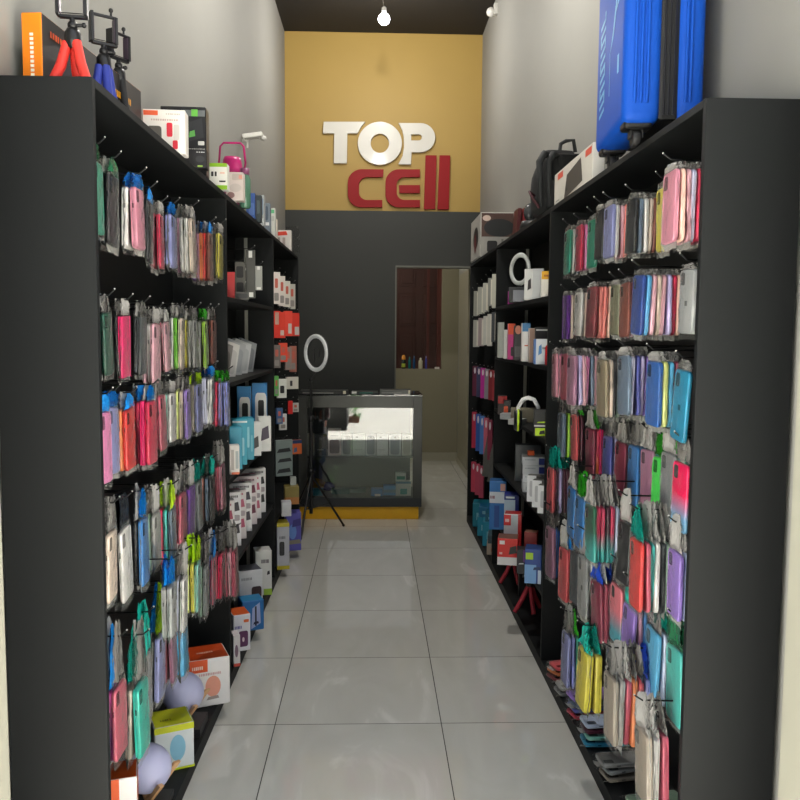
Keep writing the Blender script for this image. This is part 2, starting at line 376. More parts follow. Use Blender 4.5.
def case_mesh(col, variant):
    k = (col, variant)
    if k in case_me: return case_me[k]
    if col in GRAD: m = grad_mat(*GRAD[col], -.125, -.07)
    elif col in CLEAR: m = film_mat('case_' + col, 'e0e0e0', PAL[col], .62, .2, .1)
    else: m = mat(PAL[col], .34, 0, .03, 20)
    b = MB(); b.slab(.076, .156, .012, .011 if variant != 'flip' else .004)
    # camera window raised near the top corner, and a button on the near edge
    if variant == 'phone':
        b.M = Matrix.Translation((.0062, -.02, -.008)); b.slab(.02, .03 if col != 'black' else .034, .0012, .005, 1, .0003); b.M = Matrix.Identity(4)
        b.box(-.002, -.0386, -.055, .002, -.0378, -.043, 1)
        b.box(.006, -.006, -.088, .0064, .006, -.076, 1) if col in ('aqua_blue', 'grey_white') else None
    elif variant == 'flip':
        b.box(-.007, -.012, -.09, .0066, .008, -.075, 1)
        b.box(-.0062, -.0386, -.156, -.0052, .038, -.0, 1); b.box(.0052, -.0386, -.156, .0062, .038, 0, 1)
    h_ = PAL.get(col, '888888'); dark = ''.join('%02x' % int(int(h_[i:i + 2], 16) * .55) for i in (0, 2, 4))
    c2 = mat(dark, .25) if variant == 'phone' else mat(PAL.get(col, '888888'), .5, 0, .03, 21)
    case_me[k] = b.mesh('case_shell', [m, c2])
    return case_me[k]
def crumple(w, h, z1, d, top, seed):
    """a closed crumpled pouch: width along y, hanging from z1 down to z1-h, depth d along x"""
    rnd = random.Random(seed); ny, nz = 6, 10
    def sheet(sgn):
        P = []
        for i in range(nz + 1):
            fz = i / nz; z = z1 - h * fz
            if top: prof = .25 + .75 * min(1, fz * 2.2)
            else: prof = 1
            prof *= 1 if fz < .93 else .55
            for j in range(ny + 1):
                fy = j / ny * 2 - 1
                e = (1 - abs(fy) ** 3)
                x = sgn * (d / 2) * prof * (.25 + .75 * e) + rnd.uniform(-1, 1) * .0016
                P.append((x, fy * w / 2 * ((.42 + .58 * fz ** .7 + .06 * math.sin(seed + 9 * fz)) if top else (.8 + .2 * min(1, fz * 5))) + rnd.uniform(-1, 1) * .0014, z + rnd.uniform(-1, 1) * .0016))
        return P
    A, B = sheet(1), sheet(-1); n = len(A)
    for i in range(nz + 1):
        for j in (0, ny): B[i * (ny + 1) + j] = A[i * (ny + 1) + j]
    q = ny + 1
    fs = [(i * q + j, i * q + j + 1, (i + 1) * q + j + 1, (i + 1) * q + j) for i in range(nz) for j in range(ny)]
    return A + B, fs + [tuple(n + k for k in f)[::-1] for f in fs]
bag_me = []
for s_ in range(6):
    b = MB(); v, f = crumple(.092, .184, .014, .018, False, s_); b.add(v, f, 0, True); bag_me.append(b.mesh('plastic_bag', [BAG]))
top_me = {}; film_c = {}
def top_mesh(col, i):
    k = (col, i)
    if k not in top_me:
        rnd = random.Random(i * 7 + 1)
        if col and col not in film_c: film_c[col] = film_mat('tinted_film_' + col, ''.join('%02x' % (128 + int(col[q:q + 2], 16) // 2) for q in (0, 2, 4)), col, .22, .2, .9, 1.4)
        b = MB(); v, f = crumple(.084, .05, .058, .013, True, i + 40)
        v = [(x + .004 * math.sin(y * 90 + i * 2) + rnd.uniform(-.0015, .0015), y + rnd.uniform(-.002, .002), z + rnd.uniform(-.002, .002)) for x, y, z in v]
        b.add(v, f, 0, True)
        top_me[k] = b.mesh('bag_top', [HEADFILM if col is None else film_c[col]])
    return top_me[k]
ORD = ['front', 'second', 'third', 'fourth', 'fifth', 'sixth', 'seventh', 'eighth', 'ninth', 'tenth', 'eleventh', 'twelfth']
HD = dict(B='1c86d8', G='3aa82c', T='1ea898', D='22262a', N='2348b8', L='b4dc28', W='e8e8e4', g='206040', K='3c302c')
RN = ['top row', 'second row', 'third row', 'fourth row', 'fifth row', 'sixth row', 'lowest row']
nid = [0]
HS = {-1: [.75, .85, .8, 1.5, 1.8, 2.6], 1: [.35, .3, .45, 1.3, 1.6, 1.6, 1.5]}
def row(side, unit, r, stacks):
    hs = HS[side][r]
    where = 'under the tripods' if side < 0 else 'under the suitcase'
    grp = 'bagged phone cases, ' + RN[r] + ' ' + where
    for si, st in enumerate(stacks):
        Y, x0, x1, yt, yb, cols = st[:6]; hd = st[6] if len(st) > 6 else None; lean = st[7] if len(st) > 7 else None
        cols = cols.split(); n = len(cols); ym = (yt + yb) / 2
        zt = at((x0 + x1) / 2, yt, Y).z; s = abs(at((x0 + x1) / 2, yb, Y).z - zt) / .156
        s = max(.7, min(1.18, s)); wy = .076 * s
        if side < 0: xd = at(x0, ym, Y).x; xf = at(x1, ym, Y + wy).x; xd = min(xd, xf); lim = lx(Y) - .19; xd = max(xd, lim); cols_fb = cols[::-1]
        else: xf = at(x0, ym, Y + wy).x; xd = at(x1, ym, Y).x; xd = max(xd, xf); xd = min(xd, FR + .19); cols_fb = cols
        span = max(abs(xf - xd), .0125 * n)
        pit = span / n; th = min(.019, pit * .74)
        hz = zt + (.012 + .035 * hs) * s
        hook(side, unit, xf, Y + wy / 2, hz)
        jn = ORD[si] if si else 'nearest'
        for i, col in enumerate(cols_fb):
            X = xf + (pit * (i + .5)) * side
            nid[0] += 1
            lab_c = col.replace('_', ' ')
            pos = 'alone on' if n == 1 else ('frontmost on' if i == 0 else ('backmost on' if i == n - 1 else ORD[i] + ' back on'))
            hookn = 'nearest hook' if si == 0 else ORD[si] + ' hook in'
            t = thing('phone_case', f'{lab_c} phone case {pos} {hookn}, {RN[r]} {where.replace("the ", "")}', 'phone case', (X, Y + wy / 2, zt), 0, grp)
            bias = (2 if side < 0 else 3)
            t.rotation_euler = (R(random.uniform(-4, 4) if lean is None else lean), R(random.uniform(-1.5, 1.5)), R(bias + random.uniform(-3, 3) + (180 if side > 0 else 0)))
            # flip the lean for cases that face the other way
            if side > 0: t.rotation_euler.x *= -1
            t.scale = (th / .012 * 1.0, s, s)
            var = 'flip' if col in ('hot_pink', 'dark_grey', 'violet') else 'phone'
            link('case_shell', case_mesh(col, var), t)
            link('plastic_bag', bag_me[nid[0] % 6], t)
            hc = HD[hd[i % len(hd)]] if hd and hd[i % len(hd)] != '-' else None
            tp = link('bag_top', top_mesh(hc, nid[0] % 4), t); hv = hs if hc is None else max(hs, .8) * .9
            tp.scale = (1, .95, hv); tp.location.z = -.005 * hv
row(-1, UL[0], 0, [
    (1.84, 97, 105, 158, 232, 'teal', 'g'), (1.93, 106, 121, 172, 245, 'smoky black', 'g-'), (2.02, 121, 145, 186, 248, 'white pink', 'B'),
    (2.13, 143, 156, 200, 262, 'black', 'B'), (2.26, 155, 166, 213, 268, 'rose crimson'), (2.38, 164, 178, 214, 267, 'lilac', 'B'),
    (2.50, 177, 197, 217, 272, 'mauve white white cream'), (2.72, 196, 214, 232, 280, 'violet mauve orange red brown', 'B-'), (2.92, 211, 224, 233, 278, 'black yellow')])
row(-1, UL[0], 1, [
    (1.86, 99, 114, 312, 376, 'smoky dark_green'), (2.0, 112, 132, 316, 378, 'smoky hot_pink', '-'), (2.13, 133, 149, 317, 375, 'smoky dark_grey'),
    (2.24, 144, 162, 324, 384, 'pale_pink white pale_pink'), (2.34, 156, 171, 322, 372, 'crimson rose pale_pink'), (2.46, 171, 187, 318, 370, 'white green cream'),
    (2.60, 186, 199, 320, 368, 'yellow clear clear'), (2.72, 197, 209, 321, 369, 'clear lime', 'G'), (2.88, 205, 217, 320, 365, 'smoky brown')])
row(-1, UL[0], 2, [
    (1.79, 102, 113, 414, 486, 'bright_pink', 'B'), (1.89, 110, 120, 409, 476, 'grey lilac', 'B'), (1.99, 118, 136, 410, 472, 'white orange red', 'B-'), (2.10, 134, 158, 402, 466, 'crimson crimson hot_pink crimson', 'B-'),
    (2.23, 156, 167, 396, 452, 'white rose'), (2.36, 164, 177, 394, 443, 'mint white'), (2.47, 175, 192, 390, 440, 'pale_yellow cream purple'),
    (2.60, 188, 203, 385, 433, 'clear beige lilac', 'L-'), (2.73, 201, 216, 378, 425, 'blue_white white', 'B'), (2.88, 213, 231, 382, 427, 'crimson periwinkle periwinkle', 'G')])
row(-1, UL[0], 3, [
    (1.80, 106, 120, 536, 606, 'magenta pale_pink cream'), (1.90, 118, 133, 532, 606, 'smoky white', 'D'), (1.99, 131, 151, 522, 588, 'smoky blue', 'B-'),
    (2.11, 148, 162, 516, 572, 'smoky sage clear'), (2.22, 160, 178, 510, 566, 'crimson turquoise slate', 'L-'), (2.34, 171, 188, 496, 552, 'rose rose'),
    (2.46, 182, 196, 490, 543, 'mauve violet'), (2.57, 192, 203, 484, 532, 'clear grey', 'T'), (2.72, 200, 216, 478, 522, 'brown slate black', 'T-'), (2.90, 211, 226, 466, 512, 'pink rose pink')])
row(-1, UL[0], 4, [
    (2.05, 160, 178, 588, 640, 'clear grey_white', 'B'), (2.17, 176, 190, 580, 634, 'blue_white white'), (2.34, 189, 203, 565, 614, 'pale_yellow yellow mint', 'L'),
    (2.48, 200, 211, 568, 618, 'sage grey', '--'), (2.62, 207, 218, 560, 606, 'periwinkle rose', 'B-'), (2.76, 212, 226, 556, 600, 'rose crimson'), (2.90, 222, 239, 552, 598, 'rose pale_pink rose')])
row(-1, UL[0], 5, [
    (1.80, 108, 128, 692, 765, 'deep_blue magenta rose', '-B-'), (1.90, 124, 150, 690, 762, 'beige mint_green', '-T'), (2.0, 136, 154, 662, 728, 'yellow clear', 'T'),
    (2.10, 148, 168, 640, 704, 'smoky lilac', 'LB'), (2.22, 160, 178, 628, 686, 'bright_pink rose mauve', '-'), (2.34, 174, 190, 622, 678, 'sky_blue', 'B')])
row(1, UR[0], 0, [
    (1.80, 662, 702, 168, 242, 'pink peach pale_pink blue_white crimson pale_pink'), (1.98, 655, 666, 185, 250, 'yellow'), (2.10, 626, 656, 197, 252, 'black slate white cream brown'),
    (2.28, 604, 627, 204, 257, 'lilac white pale_pink salmon'), (2.40, 595, 607, 208, 258, 'black grey_white'), (2.52, 588, 598, 218, 267, 'teal'), (2.64, 575, 590, 224, 270, 'crimson bright_pink mauve'),
    (2.84, 564, 576, 229, 274, 'teal white slate')])
row(1, UR[0], 1, [
    (1.80, 679, 700, 268, 334, 'grey_white'), (1.98, 632, 680, 274, 335, 'navy light_blue pale_pink cream pale_pink pale_lilac crimson peach'), (2.17, 619, 634, 282, 337, 'brown pink'),
    (2.29, 610, 620, 284, 335, 'olive'), (2.40, 587, 613, 286, 338, 'dark_red salmon salmon peach'), (2.62, 575, 590, 292, 336, 'white cream pale_blue'), (2.80, 562, 576, 295, 339, 'violet cream beige')])
row(1, UR[0], 2, [
    (1.79, 674, 692, 371, 444, 'aqua_blue', None, 5), (1.92, 646, 679, 362, 428, 'deep_blue pale_yellow sky_blue wine'), (2.08, 617, 648, 356, 416, 'slate blue_white indigo pale_lilac purple'),
    (2.22, 596, 618, 360, 418, 'bronze cream black sage'), (2.45, 567, 598, 356, 406, 'mauve pale_lilac pale_pink bright_pink slate pale_pink'), (2.66, 561, 570, 354, 401, 'rose lilac'), (2.84, 551, 566, 354, 398, 'pink bright_pink')])
row(1, UR[0], 3, [
    (1.79, 672, 689, 466, 536, 'pink_to_blue', None, 4), (1.90, 660, 680, 456, 524, 'grey slate teal', '-G'), (2.0, 652, 664, 460, 526, 'neon_green grey', 'G-'), (2.10, 640, 655, 452, 512, 'mauve turquoise', '-'),
    (2.20, 627, 642, 448, 508, 'blue light_blue'), (2.31, 615, 629, 444, 498, 'wine grey'), (2.42, 602, 617, 438, 490, 'indigo pale_lilac'), (2.55, 585, 603, 430, 480, 'wine coral_to_lime hot_pink', '-G'),
    (2.70, 569, 584, 416, 462, 'coral plum', '-G'), (2.86, 557, 571, 414, 458, 'slate lime')])
row(1, UR[0], 4, [
    (1.79, 666, 686, 556, 624, 'purple pale_blue', '-'), (1.90, 628, 668, 544, 614, 'red rose turquoise white dark_grey sage', 'T-----'), (2.04, 618, 630, 526, 588, 'black'),
    (2.18, 584, 619, 508, 564, 'green_to_teal rose_to_teal rose_to_teal dark_to_teal rose_to_teal pale_blue'), (2.38, 575, 589, 500, 552, 'blue light_blue', 'G'), (2.52, 567, 578, 490, 540, 'blue white'), (2.86, 547, 566, 470, 514, 'coral plum pale_lilac plum plum', 'T')])
row(1, UR[0], 5, [
    (1.80, 664, 684, 655, 733, 'turquoise mint_green', 'g'), (1.90, 644, 664, 636, 708, 'sky_blue pale_blue', '-T'), (2.0, 622, 644, 612, 678, 'purple mauve blue', 'T-'), (2.10, 610, 625, 590, 650, 'salmon_to_teal rose'),
    (2.20, 590, 612, 586, 645, 'wine rose wine', 'NW'), (2.34, 577, 592, 560, 622, 'grey_white white'), (2.48, 570, 580, 556, 606, 'dark_grey mauve'), (2.60, 559, 571, 552, 604, 'coral salmon', '-B'), (2.84, 545, 560, 530, 582, 'mauve deep_blue')])
row(1, UR[0], 6, [
    (1.80, 632, 668, 738, 808, 'beige clear rose'), (1.94, 602, 650, 682, 748, 'beige clear rose orange coral lilac', '-----N'), (2.20, 577, 602, 656, 716, 'yellow yellow', 'T'), (2.45, 561, 577, 638, 690, 'lilac periwinkle teal', '--G')])

# ------------------------------------------------------------------ cartons
def carton(name, label, cat, base, dims, yaw=0, col='e6e4e0', faces=None, decals=(), group=None, lean=0, rough=.45, tilt=0):
    """box standing on base (centre of the underside). faces: colours per side; decals: (side, u0, v0, u1, v1, colour, shape)"""
    w, d, h = dims
    mats = [mat(col, rough)]; idx = {col: 0}
    def mi(c):
        if c not in idx: idx[c] = len(mats); mats.append(mat(c, rough))
        return idx[c]
    b = MB(); b.box(-w / 2, -d / 2, 0, w / 2, d / 2, h, 0, {k: mi(c) for k, c in (faces or {}).items()})
    me0 = b.mesh('tmp', mats, min(w, d, h) * .03)
    b2 = MB()
    b2.v = [tuple(v.co) for v in me0.vertices]; b2.f = [tuple(p.vertices) for p in me0.polygons]; b2.m = [p.material_index for p in me0.polygons]; b2.s = [False] * len(b2.f)
    bpy.data.meshes.remove(me0)
    e = .0007
    for q in decals:
        side, u0, v0, u1, v1, c = q[:6]; shp = q[6] if len(q) > 6 else 'r'
        W, H, T = {'front': (w, h, Matrix(((1, 0, 0, -w / 2), (0, 0, -1, -d / 2), (0, 1, 0, 0), (0, 0, 0, 1)))),
                   'right': (d, h, Matrix(((0, 0, 1, w / 2), (1, 0, 0, -d / 2), (0, 1, 0, 0), (0, 0, 0, 1)))),
                   'left': (d, h, Matrix(((0, 0, -1, -w / 2), (-1, 0, 0, d / 2), (0, 1, 0, 0), (0, 0, 0, 1)))),
                   'top': (w, d, Matrix(((1, 0, 0, -w / 2), (0, 1, 0, -d / 2), (0, 0, 1, h), (0, 0, 0, 1))))}[side]
        b2.M = T
        if shp == 'r': ps = [(u0, v0), (u1, v0), (u1, v1), (u0, v1)]
        elif shp == 'p': ps = [(u0, v0), (u1, v0 + (v1 - v0) * .2), (u1 - (u1 - u0) * .1, v1), (u0 + (u1 - u0) * .15, v0 + (v1 - v0) * .8)]
        elif shp == 'rr':
            ps = []
            for cx, cy, a0 in ((.8, .85, 0), (.2, .85, 90), (.2, .15, 180), (.8, .15, 270)):
                for k in range(4): a = R(a0 + 30 * k); ps.append((u0 + (u1 - u0) * (cx + .2 * math.cos(a)), v0 + (v1 - v0) * (cy + .15 * math.sin(a))))
        else: ps = [((u0 + u1) / 2 + (u1 - u0) / 2 * math.cos(2 * math.pi * k / 20), (v0 + v1) / 2 + (v1 - v0) / 2 * math.sin(2 * math.pi * k / 20)) for k in range(20)]
        if shp == 't':   # a line of small print: letter-like bars
            nb = max(4, int((u1 - u0) * W / .006)); nb = min(nb, 14); ps = None
            for k in range(nb):
                a = u0 + (u1 - u0) * k / nb; bb = a + (u1 - u0) / nb * (.55 + .2 * ((k * 7) % 3) / 2)
                b2.add([(a * W, v0 * H, e), (bb * W, v0 * H, e), (bb * W, v1 * H, e), (a * W, v1 * H, e)], [(0, 1, 2, 3)], mi(c))
        if ps: b2.add([(u * W, v * H, e) for u, v in ps], [tuple(range(len(ps)))], mi(c))
        e += .00012
    me = bpy.data.meshes.new(name); me.from_pydata(b2.v, [], b2.f)
    for m in mats: me.materials.append(m)
    me.polygons.foreach_set('material_index', b2.m)
    o = link(name, me); o.location = base; o.rotation_euler = (R(lean), R(tilt), R(yaw))
    return tag(o, label, cat, group)
def pbox(name, label, cat, xl, xr, yt, Y, z, d, yaw=0, **k):
    """carton whose near face spans xl..xr of the picture at distance Y, standing at height z"""
    a, b = at(xl, 400, Y), at(xr, 400, Y)
    w = (b.x - a.x) * .98; h = at((xl + xr) / 2, yt, Y).z - z
    if 'h' in k: h = k.pop('h')
    cx = (a.x + b.x) / 2; ya = R(yaw)
    c = (cx - math.sin(ya) * d / 2, Y + math.cos(ya) * d / 2, z)
    return carton(name, label, cat, c, (w, d, max(h, .012)), yaw, **k)
E = .0006
zt = ZL + E
pa = at(41, 12, 1.86); pb = at(141, 92, 2.44); ow = pa.x - at(20, 12, 1.86).x; oa = math.atan2(pb.x - pa.x, pb.y - pa.y)
OB = (((pa.x + pb.x) / 2 - ow / 2 * math.cos(oa), (pa.y + pb.y) / 2 + ow / 2 * math.sin(oa), zt), (ow, (pb.xy - pa.xy).length, pa.z - zt), -math.degrees(oa))
def top(xl, xr, yt, Y, d, yaw):
    a, b = at(xl, yt, Y), at(xr, yt, Y)
    return ((a.x + b.x) / 2, Y + d / 2, zt), ((b.x - a.x), d, a.z - zt), yaw
# ---- top of the left run
carton('product_box', 'long black and orange gaming gear box with orange end, behind red tripod', 'box', OB[0], OB[1], OB[2], 'ff8a12', {'left': '241f20', 'right': '241f20', 'top': '2a2422', 'back': 'e86a20', 'front': 'ff8a12'},
       [('front', .42, .06, .60, .55, 'fff0dc', 'n'), ('front', .45, .58, .58, .76, 'fff0dc', 'n')][:0] + [('front', .42, .05 + i * .055, .60, .085 + i * .055, 'fff2e0') for i in range(13)] +
       [('right', .06, .76, .34, .84, 'e8581c', 't'), ('right', .0, .0, .45, .07, 'f07a1c', 'r'), ('right', .62, .62, .86, .72, 'e8a01c', 't')])
carton('product_box', 'white box with red flash drive picture and orange corner, beside black tripod', 'box', *top(142, 184, 109, 2.45, .06, 4), 'ece6e0', {'left': 'd8d0c8'},
       [('front', .02, .86, .36, .97, 'e8633c'), ('front', .1, .2, .44, .62, '5a5650', 'rr'), ('front', .24, .38, .33, .46, '94b43c', 'o'), ('front', .56, .38, .70, .7, 'd02a3c', 'rr'), ('front', .72, .3, .86, .66, 'cfcac4', 'rr'),
        ('front', .2, .74, .84, .78, 'c8b0a8', 't'), ('front', .70, .1, .82, .3, 'd02a3c', 'rr'), ('front', .55, .88, .9, .91, 'c0b8b0', 't')])
carton('product_box', 'tall black gaming mouse box with green marks, behind the white box', 'box', *top(160, 205, 106, 2.78, .07, 3), '17171a', {'top': '222225'},
       [('front', .45, .86, .98, .95, '6c7074'), ('front', .68, .86, .82, .96, '6cc04a'), ('front', .55, .48, .95, .84, '2c2c30', 'p'), ('front', .62, .55, .76, .66, '68b858', 'p'), ('front', .82, .44, .96, .50, 'd8d8d4', 'rr'),
        ('front', .5, .34, .98, .39, 'd8d8d4', 't'), ('front', .6, .04, .8, .14, '7aa03c')], rough=.3)
carton('product_box', 'black carton with small print between mouse box and green white box', 'box', *top(186, 206, 149, 2.66, .05, 3), '1d1d20', None, [('front', .5, .82, .95, .87, 'c8c8c8', 't'), ('front', .45, .3, .9, .66, '303034', 'o'), ('front', .55, .06, .8, .14, '8ab048')])
carton('product_box', 'white box with green bands and charger picture, beside the pink jug', 'box', *top(207, 227, 163, 3.05, .05, 0), 'eceae4', {'top': 'd87828'},
       [('front', 0, .86, 1, 1, '8cbc2c'), ('front', 0, 0, 1, .16, '8cbc2c'), ('front', .2, .5, .32, .68, '2a2a2a', 'rr'), ('front', .38, .5, .48, .68, '2a2a2a', 'rr'), ('front', .6, .28, .92, .34, '1c1c1c'), ('front', .65, .6, .9, .66, 'e8a890', 't')])
carton('product_box', 'pinkish white headphone box with round picture, in front of pink jug', 'box', *top(226, 243, 172, 3.3, .05, 0), 'd9cbc6', None, [('front', .35, .72, .95, .94, 'c8b8b2', 'rr'), ('front', .75, .76, .95, .9, 'e8a090'), ('front', .2, .3, .9, .6, 'cbbfba', 'o'), ('front', .05, .08, .5, .3, '8a6868', 'o')])
# pink jug
t = thing('water_jug', 'magenta jug with lid and tall loop handle, behind headphone box', 'water bottle', (at(232, 180, 3.55).x, 3.56, zt))
jm = mat('b8186c', .35)
MB().lathe([(.046, 0), (.05, .01), (.05, .13), (.044, .15)], 24).build('jug_body', mat('a85a7c', .2), t)
MB().lathe([(.052, .148), (.053, .152), (.053, .165), (.045, .178), (.040, .205), (.034, .222), (.0, .226)], 24).ball((.0, -.034, .208), .005, 8, 1).build('lid', [jm, mat('e8d8e0', .3)], t)
MB().tube([(-.05, 0, .165), (-.056, 0, .20), (-.05, 0, .268), (-.036, 0, .283), (.036, 0, .283), (.05, 0, .268), (.056, 0, .20), (.05, 0, .165)], .0045, 8).build('handle', jm, t)
t = thing('drink_bottle', 'slim dark green bottle with purple cap, beside headphone box', 'bottle', (at(245, 190, 3.5).x, 3.5, zt))
MB().lathe([(.02, 0), (.024, .006), (.024, .12), (.016, .14)], 20).build('bottle_body', mat('55806a', .2), t)
MB().lathe([(.019, .138), (.019, .165), (.0, .168)], 16).build('cap', mat('7a3a60', .4), t)
carton('product_box', 'blue and lime blister box on the shelf top past the jug', 'box', *top(246, 255, 193, 3.78, .05, 0), '3c5ca0', {'right': '2c3c50'}, [('front', 0, .6, .45, .95, 'a4c83c', 'p'), ('front', .3, .1, .9, .6, '5878b8', 'rr')])
carton('product_box', 'dark slate tall pack on the shelf top beside blue lime box', 'box', *top(254, 261, 195, 3.92, .04, 0), '3a4448', None, [('front', .2, .3, .8, .8, '58646a', 'rr')])
carton('product_box', 'clear fronted white pack with rounded window on shelf top', 'box', *top(258, 264, 195, 4.06, .05, 0), 'a9aeb0', None, [('front', .1, .35, .9, .9, '7c8ca0', 'rr'), ('front', .2, .1, .9, .25, 'd8dcdc', 'r')])
carton('product_box', 'slate blue earphone pack with white strip on shelf top', 'box', *top(260, 270, 203, 4.4, .05, 0), '76828e', None, [('front', .2, .45, .8, .9, '4c5a68', 'rr'), ('front', .3, .28, .9, .38, 'e6e6e6')])
carton('product_box', 'white pack with small green label on top, on shelf top', 'box', *top(267, 275, 208, 4.7, .05, 0), 'd2d2cc', None, [('front', .1, .84, .9, .95, '5cb07c'), ('front', .1, .6, .9, .75, 'b8b8b4')])
carton('product_box', 'narrow cream box standing on shelf top before the clear pack', 'box', *top(271, 277, 219, 4.95, .04, 0), 'e2d8cc', None, [('front', .3, .2, .7, .8, 'c8b8a8')])
carton('product_box', 'last white box with red top on the shelf top by the gold wall', 'box', *top(274, 291, 230, 5.3, .06, 0), 'd8d2cc', None, [('front', 0, .72, .8, .95, 'd8402c', 'p'), ('front', .15, .1, .35, .65, '8a8480'), ('front', .5, .1, .66, .65, 'a89a94')])
t = thing('plastic_pouch', 'puffed clear plastic pouch standing at the far end of shelf top', 'pouch', (at(292, 240, 5.42).x, 5.42, zt + .003))
b = MB(); v, f = crumple(.10, .17, .17, .04, False, 91); b.M = Matrix.Rotation(R(90), 4, 'Z'); b.add(v, f, 0, True); b.build('pouch_film', HEADFILM, t)

# small tripods with phone clamps
def tripod(x, y, z, col, colname, label, s=1.0, hr=0, spread=.07, L=.15, clamp=True, legs=((-1, -.15), (.15, -.5), (1, .3))):
    t = thing('mini_tripod', label, 'tripod', (x, y, z), hr); t.scale = (s, s, s)
    lm = mat(col, .6); bk = mat('161618', .35); gr = mat('3a2c3c', .3)
    for ax, ay in legs:
        m = MB(); m.tube([(ax * .012, ay * .012, L), (ax * spread * .5, ay * spread * .5, L * .55), (ax * spread, ay * spread, .008)], [.0105, .0115, .0105], 12)
        lg = m.build('leg', lm, t)
        MB().ball((ax * spread, ay * spread, .0075), .0072, 10).build('foot', bk, lg)
    MB().lathe([(.012, L - .012), (.018, L), (.018, L + .02), (.012, L + .03), (.006, L + .034)], 16).build('hub', bk, t)
    MB().ball((0, 0, L + .037), .011, 14).tube([(0, 0, L + .04), (0, 0, L + .053)], .006, 8).tube([(0, 0, L + .037), (.022, 0, L + .039)], .004, 8).ball((.024, 0, L + .039), .006, 8).build('ball_head', bk, t)
    if clamp:
        z0 = L + .052
        m = MB(); m.box(-.028, -.006, z0, .034, .006, z0 + .007).box(-.033, -.013, z0 + .004, -.026, .011, z0 + .075).box(.026, -.013, z0 + .004, .033, .011, z0 + .07)
        m.box(-.033, -.004, z0 + .068, .033, .004, z0 + .074); m.box(-.026, .003, z0 + .012, .026, .006, z0 + .014)
        c = m.build('phone_clamp', bk, t, .001)
        MB().box(-.026, -.010, z0 + .01, -.0245, .008, z0 + .066).build('grip_pad', gr, c); MB().box(.0245, -.010, z0 + .01, .026, .008, z0 + .066).build('grip_pad', gr, c)
        MB().tube([(.02, 0, z0 + .074), (.02, 0, z0 + .084)], .003, 8).ball((.02, 0, z0 + .088), .006, 10).build('clamp_screw', bk, c)
    return t
p = at(73, 43, 1.87); tripod(p.x, 1.87, zt, 'e83a30', 'red', 'red legged mini tripod with phone clamp in front of the orange box', 1.0, 8, .052, p.z - zt, legs=((-1, -.1), (.1, .6), (.75, -.7)))
p = at(104, 67, 2.10); tripod(p.x, 2.10, zt, '2c3c9c', 'blue', 'blue legged mini tripod between the red and black tripods', 1.0, 35, .045, p.z - zt, legs=((-1, -.3), (.1, -.8), (.9, .4)))
p = at(119, 80, 2.30); tripod(p.x, 2.30, zt, '1c1c1e', 'black', 'black legged mini tripod nearest the white box', 1.0, 60, .045, p.z - zt, legs=((-1, -.3), (.1, -.8), (.9, .4)))
# security camera on the left wall
p = at(241, 140, 4.95)
t = thing('security_camera', 'small white security camera on a bracket on the grey wall above shelf top', 'security camera', (WN + (WL - WN) * (4.95 - YF) / (YB - YF), 4.95, p.z))
MB().tube([(.0, 0, .0), (.03, 0, .0), (.035, 0, .012)], .009, 12).build('bracket', mat('e4e2dc', .4), t)
m = MB(); m.M = Matrix.Translation((.055, -.01, .02)) @ Matrix.Rotation(R(-8), 4, 'Y'); m.box(-.05, -.035, -.014, .07, .03, .014); m.build('camera_body', mat('e6e4de', .35), t, .01, 3)
m = MB(); m.ball((.125, -.004, .012), .02, 16, sq=(1, 1, .8)); m.build('lens_dome', mat('cac8c4', .15), t)
m = MB(); m.tube([(.03, 0, 0), (.03, 0, -.045)], .006, 10).build('cable_plug', mat('d8d6d0', .4), t)

# ---- bottom of the left near unit: globe lamps and boxes
def globe(x, y, z, r, label, rz):
    t = thing('globe_lamp', label, 'lamp', (x, y, z), rz, 'globe lamps with wooden stands')
    gm = mat('c9caec', .5, 0, .06, 14)
    MB().ball((0, 0, r + .028), r, 40).build('globe', gm, t)
    wd = mat('d8a878', .5, 0, .12, 40)
    m = MB()
    for sgn in (-1, 1):
        m.M = Matrix.Rotation(R(90 + 90 * sgn), 4, 'Z')
        m.prism([(-.001, .0), (.016, .0), (.104, .088), (.086, .088)], -.006, .006, 'y')
    m.M = Matrix.Rotation(R(90), 4, 'Z'); m.prism([(-.01, .0), (.016, .0), (.100, .085), (.082, .085)], -.006, .006, 'y')
    m.build('wooden_stand', wd, t, .001)
    return t
zb = .0506
p = at(147, 762, 2.24); g1 = globe(p.x, 2.24, zb + .02, .068, 'glowless lilac white globe lamp in front of the lime lidded box', -52)
g2 = globe(-.645, 2.70, zb + .03, .070, 'lilac white globe lamp between lime lidded box and orange topped box', -52)
carton('lamp_plinth_box', 'flat black box under the nearer globe lamp', 'box', (p.x, 2.24, zb), (.12, .12, .019), 0, '201f22')
carton('lamp_plinth_box', 'flat black box under the farther globe lamp', 'box', (-.635, 2.70, zb), (.12, .13, .029), 0, '201f22')
carton('product_box', 'white globe lamp box with lime lid and blue globe picture', 'box', (-.635, 2.49, zb), (.12, .12, .145), 24, 'dfe4e4', {'top': 'c4c81c'},
       [('front', 0, .86, 1, 1, 'd2d820'), ('right', 0, .86, 1, 1, 'd2d820'), ('front', .0, .0, 1, .05, 'd2e020'), ('front', .38, .2, .78, .78, '8cc4dc', 'o'), ('right', .3, .2, .7, .78, '8cc4dc', 'o'), ('right', 0, 0, 1, .05, 'd2e020'), ('top', .2, .3, .5, .4, '8a8c1c', 't')])
